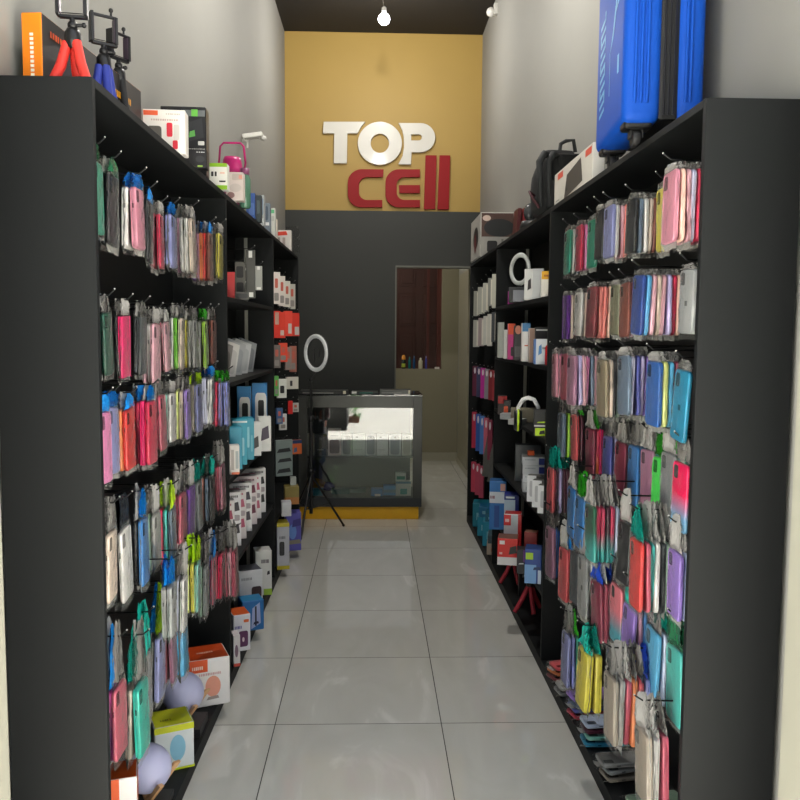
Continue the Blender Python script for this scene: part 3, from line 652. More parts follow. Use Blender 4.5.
carton('product_box', 'white globe lamp box with orange top and peach globe picture', 'box', (-.618, 2.93, zb), (.155, .14, .178), 22, 'f4efec', {'top': 'd04a14', 'left': 'b0461c'},
       [('front', 0, .74, .48, 1, 'e8581c'), ('front', .12, .8, .38, .87, 'fbe0d0', 't'), ('front', .42, .2, .78, .64, 'f0a48c', 'o'), ('front', .44, .14, .74, .22, 'a89890', 'p'), ('front', .28, .66, .8, .71, 'd8a8a8', 't'), ('top', .3, .4, .68, .5, 'f0b8a0', 't')])
carton('product_box', 'white box with orange flap at the foot of nearest lamp', 'box', (at(119, 780, 1.95).x, 1.98, zb), (.07, .09, at(119, 778, 1.94).z - zb), 15, 'f0ece8', {'top': 'd4581c'},
       [('front', 0, .7, .4, 1, 'e8602c'), ('front', .2, .05, .8, .5, '8c8cc8', 'o'), ('front', .3, .62, .8, .68, 'e0a890', 't'), ('right', 0, .7, 1, 1, 'e8602c')])

# ---- left middle unit
def gp(lst, grp=None):
    for q in lst:
        name, label, xl, xr, yt, Y, z, d, yaw, kw = q
        kw = dict(kw); kw.setdefault('group', grp) if grp else None
        pbox(name, label, kw.pop('cat', 'box'), xl, xr, yt, Y, z, d, yaw, **kw)
Z = [.0506, .467 + E, .827 + E, 1.21 + E, 1.545 + E]
gp([
    ('product_box', 'small red box on the top compartment shelf beside dark packs', 226, 236, 272, 3.42, Z[4], .05, 10, dict(col='c02428')),
    ('product_box', 'bottom pack of dark car holders with white print', 236, 250, 292, 3.50, Z[4], .06, 10, dict(col='4a4a46', decals=[('front', .1, .2, .9, .8, '2a2a2c', 'rr')])),
], None)
mh = [(236, 246, 262, 297, 3.6, '5a5852'), (247, 256, 250, 298, 3.72, '4e4d49'), (256, 263, 266, 290, 3.85, 'a9aaa4'), (244, 252, 268, 283, 3.95, '6a6862')]
for i, (a, b_, y0, y1, Y, c) in enumerate(mh):
    zz = at(a, y1, Y).z
    pbox('blister_pack', ['grey blister pack with two dark windows, top compartment past red box', 'tall dark metal blister pack, middle of top compartment', 'pale small blister pack hung right of the tall dark one', 'short grey blister pack behind tall dark one'][i], 'blister pack', a, b_, y0, Y, zz, .02, 5,
         col=c, decals=[('front', .15, .1, .85, .42, '1c1c1e', 'rr'), ('front', .15, .55, .85, .88, '1c1c1e', 'rr')] if i == 0 else [('front', .2, .02, .8, .12, 'ecece6'), ('front', .3, .84, .7, .98, 'e0e0dc')])
    o = hook(-1, UL[1], at((a + b_) / 2, 300, Y).x, Y + .006, at(a, y0, Y).z + .006)
# leaning slim boxes
for i in range(6):
    Y = 3.30 + i * .15
    c = ['cfc9c4', '8a8684', 'e4e2de', 'bcbec0', 'd6d8d8', '9ea2a4'][i]
    carton('tablet_box', ['slim white tablet box at the near end of the leaning row', 'slim grey brown tablet box, second of the leaning row', 'bright white tablet box in the leaning row', 'silver tablet box leaning after the bright white one', 'pale silver tablet box, second last of leaning row', 'grey tablet box at the far end of leaning row'][i], 'box',
           (-.665 + i * .004, Y, Z[3] + .004), (.13, .018, .155), 62, c, {'top': 'b8b4b0'}, [('front', .1, .1, .9, .8, ['b8b2ae', '6c6866', 'd0cecb', 'a8acb0', 'c0c4c4', '84888a'][i], 'rr')], 'leaning tablet boxes', lean=0, tilt=14)
gp([
    ('product_box', 'blue carded phone holder box, left of two behind white boxes', 237, 251, 411, 4.05, Z[2] + .012, .03, 4, dict(h=.30, col='2880c0', decals=[('front', .15, .02, .95, .82, 'e4e4e0', 'rr'), ('front', .35, .45, .78, .72, '1c1c1e', 'rr')])),
    ('product_box', 'blue carded phone holder box, next to the far panel', 252, 267, 410, 4.15, Z[2] + .012, .03, 4, dict(h=.31, col='2880c0', decals=[('front', .2, .02, .98, .84, 'e4e4e0', 'rr'), ('front', .4, .45, .8, .72, '1c1c1e', 'rr')])),
    ('product_box', 'white box with dark face mask picture in front of blue cards', 258, 271, 425, 3.95, Z[2], .05, 12, dict(h=.17, col='e2e2de', decals=[('front', .2, .3, .85, .75, '3a2c44', 'p')])),
    ('product_box', 'white box with dark blob picture behind the teal boxes', 249, 261, 428, 3.80, Z[2], .05, 12, dict(h=.16, col='dcdcd8', decals=[('front', .3, .2, .8, .6, '222224', 'p')])),
    ('product_box', 'largest teal box, farthest of the teal stack', 238, 254, 432, 3.68, Z[2], .09, 14, dict(h=.19, col='1c96b0', decals=[('front', .55, .3, .7, .8, '8cd0dc', 'rr'), ('front', .8, .2, .9, .6, '60b8c8', 'rr')])),
    ('product_box', 'middle teal box with white top line', 232, 247, 432, 3.54, Z[2], .08, 14, dict(h=.20, col='1aa0ba', decals=[('front', .0, .93, 1, .97, 'd8e8e8'), ('front', .6, .2, .8, .6, '90d4e0', 'rr')])),
    ('product_box', 'teal box standing behind the small white box', 229, 242, 440, 3.42, Z[2], .06, 14, dict(h=.18, col='1492ae', decals=[('front', .3, .2, .7, .6, '58b8cc', 'rr')])),
    ('product_box', 'small white box with orange foot before the teal stack', 229, 239, 450, 3.30, Z[2], .05, 14, dict(h=.12, col='dedad4', decals=[('front', .15, .15, .45, .85, 'b0a8a0'), ('front', .6, .2, .9, .8, 'a8b0b0'), ('front', .2, .0, 1, .08, 'd86840')])),
])
# white and pink packs of the fourth compartment
pk = [('e8e6e4', '2a2228'), ('e4dcdc', 'a83858'), ('eae8ea', '2c2430'), ('dcd4d4', 'b85470'), ('ecebea', '3a3040'), ('e6dadb', '6c2840'), ('f0ecec', 'c8607c'), ('e4e4e4', '28262a')]
lb = ['white pack with dark swoosh, nearest of the earphone packs', 'cream pack with crimson picture, second of the earphone packs', 'bright white pack, third of the earphone packs', 'grey pack with rose mark, fourth of the earphone packs',
      'white pack with violet mark, fifth of the earphone packs', 'pale rose pack with wine mark, sixth of the earphone packs', 'white pack with pink mark, seventh of the earphone packs', 'white pack with black mark, farthest of the earphone packs']
for i, (c, c2) in enumerate(pk):
    Y = 3.27 + i * .135
    carton('earphone_pack', lb[i], 'box', (-.655 + i * .004, Y, Z[1]), (.125, .05, .225 + .008 * (i % 3)), 12 + (i % 3) * 4, c, {'right': 'dcd8d8', 'top': 'e8e4e4', 'left': 'c04060' if i % 2 else 'd0d0d0'},
           [('front', .45, .62, .95, .82, c2, 'p'), ('front', .55, .2, .95, .42, c2, 'p'), ('front', .3, .9, .9, .94, c2, 't'), ('front', .62, .47, .95, .58, 'a89ca0', 'rr'), ('right', .2, .55, .8, .8, c2, 'p'), ('right', .2, .1, .8, .3, 'b0a8a8', 'rr'), ('top', .2, .2, .8, .8, c2, 'p')], 'earphone packs standing in a row')
gp([
    ('product_box', 'white speaker box with dark speaker picture, near the floor', 237, 262, 552, 3.84, Z[0], .11, 24, dict(h=.215, col='dcdce0', faces={'top': '50525a'}, decals=[('front', .52, .15, .95, .62, '3a2428', 'rr'), ('front', .68, .28, .8, .44, 'd8d0c8', 'o'), ('front', .08, .78, .55, .84, '8c8c94', 't')])),
    ('product_box', 'white box with lime corner behind the speaker box', 254, 271, 546, 4.12, Z[0], .09, 16, dict(h=.235, col='e0e0dc', faces={'top': 'c8c8c4'}, decals=[('front', .35, .72, .85, .8, '584c58', 't'), ('front', .7, .45, .88, .55, '2c2830', 'p'), ('front', .5, .0, 1, .14, '9cc03c')])),
    ('product_box', 'blue box with white tripod picture on the bottom shelf', 240, 263, 590, 3.62, Z[0], .09, 22, dict(h=.14, col='1c6cb0', faces={'top': '1a80b4'}, decals=[('front', .4, .05, .85, .92, 'a8b4dc', 'p'), ('front', .58, .15, .66, .8, '14183c'), ('front', .5, .2, .76, .3, '14183c', 'p')])),
    ('product_box', 'white box with orange top and purple speaker picture', 231, 249, 606, 3.38, Z[0], .10, 24, dict(h=.16, col='e8e4ea', faces={'top': 'd85a1c'}, decals=[('front', .3, .12, .85, .55, '64305c', 'rr'), ('front', .5, .25, .64, .38, 'e0c8d0', 'o'), ('front', .08, .62, .5, .7, '6058a8', 't'), ('front', .6, .78, .9, .86, 'e06830', 'rr')])),
    ('product_box', 'narrow white box with red base at the panel foot', 231, 238, 622, 3.22, Z[0], .06, 20, dict(h=.13, col='e4dcdc', decals=[('front', .0, .0, 1, .1, 'd85040'), ('front', .2, .3, .7, .7, '8c7080', 'o')])),
])
# ---- left far unit
far = []
def hangers(side, unit, specs, group, name='blister_pack', cat='blister pack'):
    for i, (Y, xl, xr, yt, yb, c, lab, dec) in enumerate(specs):
        zz = at((xl + xr) / 2, yb, Y).z
        pbox(name, lab, cat, xl, xr, yt, Y, zz, .018, 25 if side < 0 else -25, col=c, decals=dec, group=group)
        hook(side, unit, at((xl + xr) / 2, yt, Y).x, Y + .01, at(xl, yt, Y).z + .008)
w1 = [('front', .2, .1, .8, .35, '8a8480', 'rr'), ('front', .3, .5, .7, .8, 'c06050', 'rr')]
hangers(-1, UL[2], [
    (4.52, 273, 281, 272, 304, 'dcd2cc', 'cream pack with orange base, first of top hung packs in far unit', w1),
    (4.72, 279, 286, 276, 306, 'd4ccc4', 'cream pack, second of top hung packs in far unit', w1),
    (4.92, 284, 291, 281, 307, 'cfcabf', 'pale pack with dark mark, third of top hung packs in far unit', w1),
    (5.15, 289, 296, 284, 309, 'b4b2a8', 'grey pack, last of top hung packs in far unit', w1),
    (4.52, 273, 281, 311, 338, 'd83426', 'red pack, first of red packs in far unit', [('front', .3, .5, .8, .95, 'b89888', 'r')]),
    (4.70, 278, 286, 312, 338, 'e0402e', 'orange red pack, second of red packs in far unit', [('front', .2, .1, .8, .3, 'c8b0a8', 'r')]),
    (4.92, 284, 293, 311, 336, 'e84a3a', 'bright red pack, third of red packs in far unit', [('front', .5, .1, .9, .5, 'd0c0b8', 'r')]),
    (5.12, 290, 300, 313, 336, 'd8382a', 'red pack with clear corner, last of red packs in far unit', [('front', .5, .05, .95, .4, 'c4c0bc', 'r')]),
    (4.52, 273, 281, 345, 368, '6c6460', 'grey smoky pack, first of third hung line in far unit', w1),
    (4.72, 279, 288, 343, 362, 'e24c34', 'orange red pouch, second of third hung line in far unit', w1),
    (4.95, 285, 292, 347, 370, '94807a', 'taupe pack, third of third hung line in far unit', w1),
    (5.15, 290, 297, 346, 372, 'a86858', 'rust pack, last of third hung line in far unit', w1),
    (4.52, 274, 279, 376, 396, '58a850', 'green edged pack, first of fourth line in far unit', w1),
    (4.66, 277, 287, 379, 398, 'd8d8d2', 'white pack with black gadget picture in far unit', [('front', .3, .25, .75, .65, '1c1c1e', 'rr')]),
    (4.95, 286, 299, 377, 389, 'c8c4ba', 'wide cream pack with dark gadget, fourth line of far unit', [('front', .3, .25, .5, .7, '2c2c2e', 'rr')]),
    (4.60, 276, 283, 408, 424, '3c5c88', 'blue pack, fifth line of far unit', w1),
    (4.75, 279, 287, 414, 430, 'd4d4d0', 'white pack below the blue pack in far unit', w1),
    (4.95, 288, 293, 401, 414, 'c8201e', 'small bright red cross shaped pack in far unit', ()),
    (5.1, 292, 299, 403, 412, 'b8b8b2', 'small silver pack right of the red cross pack', w1),
    (4.50, 275, 293, 440, 476, '74807e', 'large grey pack with black cable zigzags in far unit', [('front', .05, .08, .9, .22, '1c2022', 'p'), ('front', .1, .38, .95, .5, '1c2022', 'p'), ('front', .05, .65, .9, .78, '1c2022', 'p')]),
    (5.05, 292, 302, 440, 454, 'c8602c', 'orange and navy pack right of the cable pack', [('front', 0, .75, 1, 1, '1c3460'), ('front', .1, .1, .5, .5, '50688c', 'p')]),
], 'packs hung in the far shelf unit')
zq = .35 + E
gp([
    ('product_box', 'white tube pack on the far shelf beside the grey cable pack', 290, 296, 455, 5.0, zq, .04, 10, dict(h=.16, col='b4bab8')),
    ('product_box', 'yellow brown box above the lilac box in the far unit', 284, 299, 490, 4.95, zq, .08, 10, dict(h=.11, col='8c7c38', decals=[('front', .0, .0, 1, .4, 'b07030')])),
    ('product_box', 'white cube box beside the lilac box in the far unit', 281, 291, 490, 4.62, zq, .06, 10, dict(h=.085, col='d0d0d4')),
    ('product_box', 'lilac box with blue oval picture at the far unit foot', 285, 301, 500, 4.98, Z[0], .10, 12, dict(h=.24, col='5c58b4', decals=[('front', .2, .3, .7, .7, '6c94dc', 'o'), ('front', .4, .62, 1, .85, '3a3484', 'p'), ('front', 0, .16, 1, .3, '8c8678', 'p')])),
    ('product_box', 'tall white box with yellow ends at the far unit foot', 276, 289, 496, 4.58, Z[0], .10, 14, dict(h=.27, col='c0c0c8', faces={'top': 'b0a020'}, decals=[('front', 0, 0, 1, .08, 'c0b020'), ('front', 0, .92, 1, 1, 'c0b020'), ('front', .2, .3, .6, .6, '303034', 'rr'), ('front', .2, .66, .7, .72, '707078', 't')])),
])

# ------------------------------------------------------------------ right: top of the run
zt = ZR + E
def suitcase():
    t = thing('suitcase', 'bright blue hard shell suitcase with black zip band standing on shelf top', 'suitcase', (.762, 2.17, zt), -5)
    w, d, z0, h = .212, .40, .055, .52
    def shell(x0, x1, flip):
        m = MB()
        m.box(x0, 0, z0, x1, d, z0 + h)
        o = m.build('shell', mat('0a4cb4', .55, 0, .04, 8, spec=.25), t, .028, 4)
        for p_ in o.data.polygons: p_.use_smooth = True
        r = MB()
        for k in range(2 if flip else 3):      # raised ribs down the near side
            xx = x0 + (x1 - x0) * (.30 + .16 * k)
            r.tube([(xx, .001, z0 + .05), (xx, -.002, z0 + .07), (xx, -.002, z0 + h - .07), (xx, .001, z0 + h - .05)], .0045, 8)
        r.build('rib', mat('0a4cb4', .55, 0, .04, 8, spec=.25), o)
        return o
    a = shell(-w / 2, -.006, False); shell(.034, w / 2, True)
    MB().box(-.012, .008, z0 + .008, .040, d - .008, z0 + h - .008).build('zip_band', mat('121214', .6), t, .01, 2)
    zz = MB()
    for xx in (.002, .014, .026): zz.tube([(xx, .007, z0 + .02), (xx, .007, z0 + h - .02)], .0028, 6)
    zz.build('zipper', mat('2c2c30', .3, .6), t)
    # printed emblem and upright lettering on the broad side
    lt = mat('62aee0', .5); m = MB(); X = -w / 2 - .0008
    def q(y0, z0_, y1, z1_, sh=0): m.add([(X, y0, z0_), (X, y1, z0_ + sh), (X, y1, z1_ + sh), (X, y0, z1_)], [(0, 1, 2, 3)])
    for k in range(11):
        zb_ = z0 + .10 + k * .026
        q(.262, zb_, .335, zb_ + .011, -.012)
        if k % 3 == 1: q(.262, zb_, .274, zb_ + .026)
        if k % 3 == 2: q(.323, zb_ - .012, .335, zb_ + .014)
    m.build('printed_lettering', lt, t); m = MB()
    pts = [(.175, .13), (.195, .15), (.19, .24), (.165, .26), (.14, .30), (.115, .36), (.105, .42), (.12, .37), (.12, .40), (.098, .385), (.085, .40), (.10, .33), (.13, .285), (.155, .25), (.18, .235)]
    m.add([(X, y, z0 + z) for y, z in [(.20, .12), (.194, .12), (.196, .235), (.2, .24)]], [(0, 1, 2, 3)])
    m.add([(X, y, z0 + z) for y, z in [(.2, .235), (.165, .27), (.14, .33), (.15, .35), (.17, .29)]], [(0, 1, 2, 3, 4)])
    m.add([(X, y, z0 + z) for y, z in [(.15, .33), (.135, .33), (.128, .41), (.138, .42)]], [(0, 1, 2, 3)])
    m.add([(X, y, z0 + z) for y, z in [(.14, .33), (.10, .35), (.09, .385), (.10, .385)]], [(0, 1, 2, 3)])
    m.v = [(x, .055 + (y - .09) * 1.25, z) for x, y, z in m.v]; m.build('printed_emblem', lt, t); m = MB(); q(.065, .15 + z0, .085, .20 + z0); m.build('printed_dash', lt, t)
    for x, y in ((-.06, .045), (.075, .045), (-.06, d - .045), (.075, d - .045)):
        hm = MB(); hm.box(x - .038, y - .03, z0 - .012, x + .038, y + .032, z0 + .03)
        h_ = hm.build('wheel_housing', mat('151516', .35), t, .012, 3)
        wm = MB(); wm.M = Matrix.Translation((x, y + .004, .024)) @ Matrix.Rotation(R(90), 4, 'Y') @ Matrix.Translation((0, 0, -.011)); wm.lathe([(.006, 0), (.022, 0), (.024, .003), (.024, .019), (.022, .022), (.006, .022)], 24)
        wm.build('wheel', mat('1b1b1c', .5), h_)
        fm = MB(); fm.box(x - .018, y - .012, .022, x - .013, y + .018, z0).box(x + .013, y - .012, .022, x + .018, y + .018, z0); fm.box(x - .018, y - .012, .049, x + .018, y + .018, z0); fm.build('wheel_fork', mat('202022', .4), h_, .001)
    hd = MB().tube([(-.03, .14, z0 + h), (-.03, .14, z0 + h + .02), (-.03, .25, z0 + h + .02), (-.03, .25, z0 + h)], .008, 8); hd.build('carry_handle', mat('151516', .4), t)
    return t
suitcase()
carton('product_box', 'white laptop stand box with red corner logo and dark picture beside suitcase wheels', 'box', (.735, 2.97, zt), (.04, .56, .122), 0, 'd8d4cc', {'top': 'e0dcd4'},
       [('left', .10, .74, .26, .93, 'd8503a'), ('left', .84, .74, .98, .93, 'd8503a'), ('left', .30, .0, .78, .86, '3e3c3a', 'p'), ('left', .34, .2, .40, .3, '141414', 'o'), ('left', .06, .08, .16, .12, '505050', 't')])
# backpack
t = thing('backpack', 'black backpack with top handle leaning on the wall beside white laptop box', 'backpack', (.785, 3.52, zt), 8); t.scale = (.95, .95, .9)
fb = mat('151617', .85, 0, .3, 60, bump=.3); fb2 = mat('1e2022', .7, 0, .3, 60)
m = MB(); n = 20
prof = []
for i in range(11):
    f_ = i / 10
    prof.append((.115 * (1 - .55 * max(0, f_ - .62) ** 1.2 * 2) * (.9 + .1 * math.sin(math.pi * min(1, f_ * 1.3))), .085 * (1 - .45 * f_ ** 2), f_ * .30))
vs = []; fs = []
for a_, b_, z in prof:
    for k in range(n):
        th_ = 2 * math.pi * k / n; c_, s_ = math.cos(th_), math.sin(th_)
        sq = lambda v: math.copysign(abs(v) ** .6, v)
        vs.append((a_ * sq(c_), b_ * sq(s_), z))
for i in range(10):
    for k in range(n): fs.append((i * n + k, i * n + (k + 1) % n, (i + 1) * n + (k + 1) % n, (i + 1) * n + k))
m.add(vs, fs + [tuple(range(n))[::-1], tuple(range(10 * n, 11 * n))], 0, True); m.build('bag_body', fb, t)
m = MB(); m.box(-.075, -.105, .02, .075, -.07, .15); m.build('front_pocket', fb2, t, .015, 3)
m = MB(); m.box(-.02, -.07, .20, .115, .05, .285); m.build('top_pocket', fb, t, .02, 3)
m = MB(); m.tube([(.0, -.02, .29), (.005, -.02, .335), (.03, -.02, .35), (.065, -.02, .355), (.075, -.02, .30)], .009, 8); m.build('handle', fb2, t)
for x in (-.075, -.035):
    m = MB(); m.tube([(x + .02, -.05, .27), (x - .02, -.09, .27), (x - .045, -.1, .23), (x - .04, -.10, .12), (x - .025, -.08, .03)], [.012, .016, .016, .013, .008], 8); m.build('shoulder_strap', fb2, t)
m = MB(); m.tube([(-.10, -.05, .03), (-.14, -.07, .07), (-.15, -.06, .10), (-.12, -.04, .085)], .006, 8); m.build('loose_strap', mat('4a2028', .6), t)
# far carton on the top
carton('product_box', 'large printed appliance box at the far end of shelf top by gold wall', 'box', (.812, 5.64, zt - .0), (.225, .52, .29), 0, 'b8b6b0', {'top': 'c8c6c0', 'left': 'bcbab4', 'front': '4c332c'},
       [('front', .06, .8, .3, .93, 'cfb8ac', 'o'), ('front', .1, .45, 1, .85, '1c1e20', 'o'), ('front', 0, .0, 1, .45, '989690'), ('front', .2, .1, .5, .36, '1c1c1e', 'rr'), ('front', .62, 0, .68, .4, '6c6a66'), ('left', .3, .25, .8, .75, '201c1c', 'o'), ('left', .4, .15, .6, .6, '6c2024', 'o')])
for i, (xx, c, l) in enumerate([(.795, '4c1418', 'thin dark red book on shelf top before the appliance box'), (.825, '7c1820', 'brighter red book on shelf top before the appliance box'), (.853, '8c8880', 'grey book on shelf top beside the red books'), (.88, 'c8c6c0', 'pale book on shelf top nearest the wall')]):
    carton('book', l, 'book', (xx, 4.6 + .0 * i, zt), (.02, .13, .19), 0, c, None, (), 'books standing on shelf top', tilt=4)
t = thing('car_holder', 'black cable and holder bundle hanging between backpack and red books', 'phone holder', (.79, 4.05, zt))
MB().lathe([(.06, 0), (.07, .02), (.06, .05), (.0, .06)], 20).build('holder_base', mat('17181a', .5), t)
MB().ball((-.02, -.02, .09), .035, 16, sq=(1, .6, 1.3)).build('holder_head', mat('3a3c3e', .25), t)
MB().ball((.07, .10, .11), .03, 14, sq=(.5, .5, 2)).build('white_cap', mat('d8d6d0', .3), t)
# security fitting high on the right wall
t = thing('wall_speaker', 'small white fitting high on the grey wall under the black ceiling', 'security camera', (WR, 6.35, at(488, 12, 6.35).z))
MB().box(-.03, -.03, -.02, 0, .03, .06).build('mount', mat('c8c6c0', .4), t, .004); MB().ball((-.05, 0, .0), .035, 16).build('dome', mat('d8d6d0', .3), t)

# ------------------------------------------------------------------ right middle unit
Z = [.0506, .335 + E, .653 + E, .977 + E, 1.28 + E, 1.564 + E]
# boxed ring light in the upper compartment
p = at(520, 266, 4.05); carton('product_box', 'dark carton under the pale ring light head', 'box', (p.x, 4.06, Z[5]), (.10, .10, .075), -12, '26282a')
t = thing('ring_light', 'pale ring light head leaning in the upper compartment under backpack', 'ring light', (p.x, 4.05, Z[5] + .0775), -62)
MB().torus((0, 0, .088), .070, .012, 40, 10, flat=.6).build('ring', mat('c4c8c6', .35), t)
MB().tube([(0, 0, 0), (0, .0, .004)], .012, 8).build('ring_foot', mat('1c1c1e', .5), t)
gp([
    ('product_box', 'magenta wrapped item beside the pale ring light', 506, 513, 276, 4.30, Z[5], .04, -10, dict(h=.07, col='a01c84')),
    ('product_box', 'low grey box in front of the pale ring light', 511, 523, 289, 3.90, Z[5], .05, -10, dict(h=.055, col='7c7f88')),
    ('product_box', 'white box with black curved gadget picture under backpack', 522, 531, 271, 3.70, Z[5], .05, -14, dict(h=.14, col='dcdcda', decals=[('front', .35, .3, .75, .7, '28161c', 'p')])),
    ('product_box', 'plain pale box between curved gadget box and yellow one', 530, 541, 270, 3.55, Z[5], .05, -14, dict(h=.13, col='c4c6c8')),
    ('product_box', 'white box with yellow top band, upper compartment end', 539, 551, 268, 3.36, Z[5], .05, -8, dict(h=.105, col='e6e2d8', decals=[('front', 0, .68, 1, 1, 'eab020'), ('front', .2, .78, .6, .86, '9c2c1c', 't'), ('front', .6, .35, .8, .5, '8c8c8c', 'rr')])),
    # second compartment
    ('product_box', 'grey white slim box at the far end of printed boxes', 497, 503, 324, 4.35, Z[4], .10, -6, dict(h=.19, col='a4a8a0')),
    ('product_box', 'small white box between slim grey and orange boxes', 503, 508, 330, 4.20, Z[4], .06, -6, dict(h=.15, col='c8c8c4')),
    ('product_box', 'orange and magenta tall box with dark window', 507, 514, 322, 4.05, Z[4], .06, -6, dict(h=.18, col='b42474', decals=[('front', 0, .7, 1, 1, 'd04a20'), ('front', .4, .1, .9, .35, '1c1c1e', 'rr')])),
    ('product_box', 'black box with peach figure, next to orange magenta box', 513, 521, 322, 3.95, Z[4], .05, -6, dict(h=.17, col='28262a', decals=[('front', .1, .75, .9, 1, 'c07860', 'o'), ('front', .1, .1, .9, .4, '4a484a', 'r')])),
    ('product_box', 'white box with blue top, middle of the printed boxes', 521, 529, 324, 3.78, Z[4], .07, -6, dict(h=.18, col='e6e4e0', decals=[('front', 0, .78, 1, 1, '4c84b4'), ('front', .3, .4, 1, .43, 'c86030')])),
    ('product_box', 'brown edged white box behind the figure box', 528, 536, 330, 3.66, Z[4], .06, -6, dict(h=.155, col='c8bcb4', faces={'front': '9a7c6c'})),
    ('product_box', 'black packet with white outline above blue and white box', 534, 547, 330, 3.62, Z[4], .04, -6, dict(h=.16, col='1e1e22', decals=[('front', .05, .9, .95, .94, 'd0d0d0')])),
    ('product_box', 'blue edged white box with walking figure print', 533, 547, 340, 3.45, Z[4], .06, -8, dict(h=.108, col='d8dee4', faces={'left': '3c6cb0'}, decals=[('front', 0, 0, .14, 1, '5078b8'), ('front', .3, .35, .55, .8, '5088c0', 'p'), ('front', .6, .6, .9, .68, '303848', 't')])),
])
t = thing('spray_bottle', 'small red bottle with white cap at the near end of printed boxes', 'bottle', (at(548, 350, 3.36).x, 3.36, Z[4]))
MB().lathe([(.010, 0), (.012, .004), (.012, .075), (.006, .085)], 16).build('bottle_body', mat('c02024', .3), t)
MB().lathe([(.0075, .083), (.0075, .105), (0, .107)], 12).build('cap', mat('e8e8e4', .3), t)
gp([
    ('product_box', 'flat grey white box stack top on the crowded third shelf', 500, 515, 405, 4.05, Z[3], .12, -20, dict(h=.03, col='8c8e90')),
    ('product_box', 'red and black small box on the crowded third shelf', 498, 507, 396, 4.30, Z[3], .07, -8, dict(h=.10, col='2a1c1c', decals=[('front', 0, .6, 1, 1, 'a81c20')])),
    ('product_box', 'long tan carton behind the boxed headset', 511, 540, 402, 3.92, Z[3], .05, -12, dict(h=.07, col='6c6450')),
    ('product_box', 'black box with orange square past the boxed headset', 504, 511, 400, 4.12, Z[3], .05, -8, dict(h=.09, col='1c1c1e', decals=[('front', 0, .1, .6, .7, 'e0582c', 'rr')])),
    ('product_box', 'pale slanted box lying in front of tan carton', 508, 521, 410, 3.82, Z[3], .09, -30, dict(h=.025, col='a8a8a4')),
])
# headset in black and lime packaging
t = thing('headset', 'white headset with lime and black ear cups on the third shelf', 'headset', (at(528, 420, 3.50).x, 3.50, Z[3]), -8); t.scale = (1.2, 1.2, 1.25)
wm_ = mat('dedede', .3); lm_ = mat('b4d41c', .4); km_ = mat('18191b', .35)
m = MB(); m.tube([(-.035, 0, .055), (-.036, 0, .09), (-.02, 0, .118), (.0, 0, .124), (.02, 0, .118), (.036, 0, .09), (.035, 0, .055)], .0075, 8); m.build('headband', wm_, t)
for sx in (-1, 1):
    m = MB(); m.M = Matrix.Translation((sx * .036, 0, .045)) @ Matrix.Rotation(R(90), 4, 'Y'); m.lathe([(.0, -.014), (.034, -.014), (.038, -.006), (.038, .006), (.03, .014), (0, .014)], 24)
    e_ = m.build('ear_cup', km_, t)
    m = MB(); m.M = Matrix.Translation((sx * .036, 0, .045)) @ Matrix.Rotation(R(90), 4, 'Y'); m.lathe([(.039, -.004), (.0405, 0), (.039, .004), (.036, .004)], 24); m.build('lime_band', lm_, e_)
carton('product_box', 'black headset box with lime stripes and white edge', 'box', (at(540, 430, 3.43).x, 3.43, Z[3]), (.055, .05, .11), -8, '17181a', {'top': '2a2a2c'}, [('front', .1, .0, .9, .3, 'c4e81c'), ('front', .4, .05, .85, .22, '17181a', 'p'), ('front', 0, .36, 1, .42, 'd8d8d8'), ('front', .2, .5, .95, .56, 'c4e81c', 'p')])
# fourth compartment
z = Z[2]
for i in range(3):
    carton('product_box', ['bottom white and blue box of the stack of three', 'middle white and blue box of the stack of three', 'top white and blue box of the stack of three'][i], 'box', (.792 - .003 * i, 3.86 + .004 * i, z + .045 + i * .0415), (.125, .10, .0408), -14 + 3 * i, 'cfd2d6', {'right': '1c2c74', 'top': 'c0c4c8'},
           [('front', .62, .08, .98, .86, '1e2e80'), ('front', .1, .6, .5, .75, '98a0a8', 't')], 'white and blue boxes in a stack')
carton('product_box', 'low white carton under the stack of white and blue boxes', 'box', (.800, 3.86, z), (.15, .12, .0445), -8, 'c8cace', None, [('front', .1, .3, .5, .6, '9aa0a6', 't')])
carton('product_box', 'small orange packet on top of white and blue stack', 'box', (.765, 3.87, z + .1702), (.03, .03, .022), 0, 'd85c24')
carton('product_box', 'dark grey tall box behind the white and blue stack', 'box', (.80, 4.12, z), (.13, .06, .19), -8, '4c5054')
carton('product_box', 'white box leaning forward before the white and blue stack', 'box', (.765, 3.66, z), (.09, .07, .10), -22, 'cfd0d2', {'top': '8c8c90'}, [('front', .15, .7, .5, .8, '909498', 't')])
for i in range(3):
    carton('watch_box', ['dark watch box with white end, farthest of three', 'dark watch box with white end, middle of three', 'dark watch box with white end, nearest of three'][i], 'box', (.752, 3.36 + .12 * (2 - i), z), (.10, .045, .12), -24, '3c3a38', {'left': '4a4844', 'top': '55524e'},
           [('left', .25, .3, .75, .7, '2a2a2c', 'o'), ('front', 0, .0, .42, 1, 'e4e4e6'), ('front', .12, .2, .34, .8, 'b8b8bc', 'rr'), ('front', .35, .3, .9, .4, 'a8a49c', 'p')], 'watch boxes with white ends')
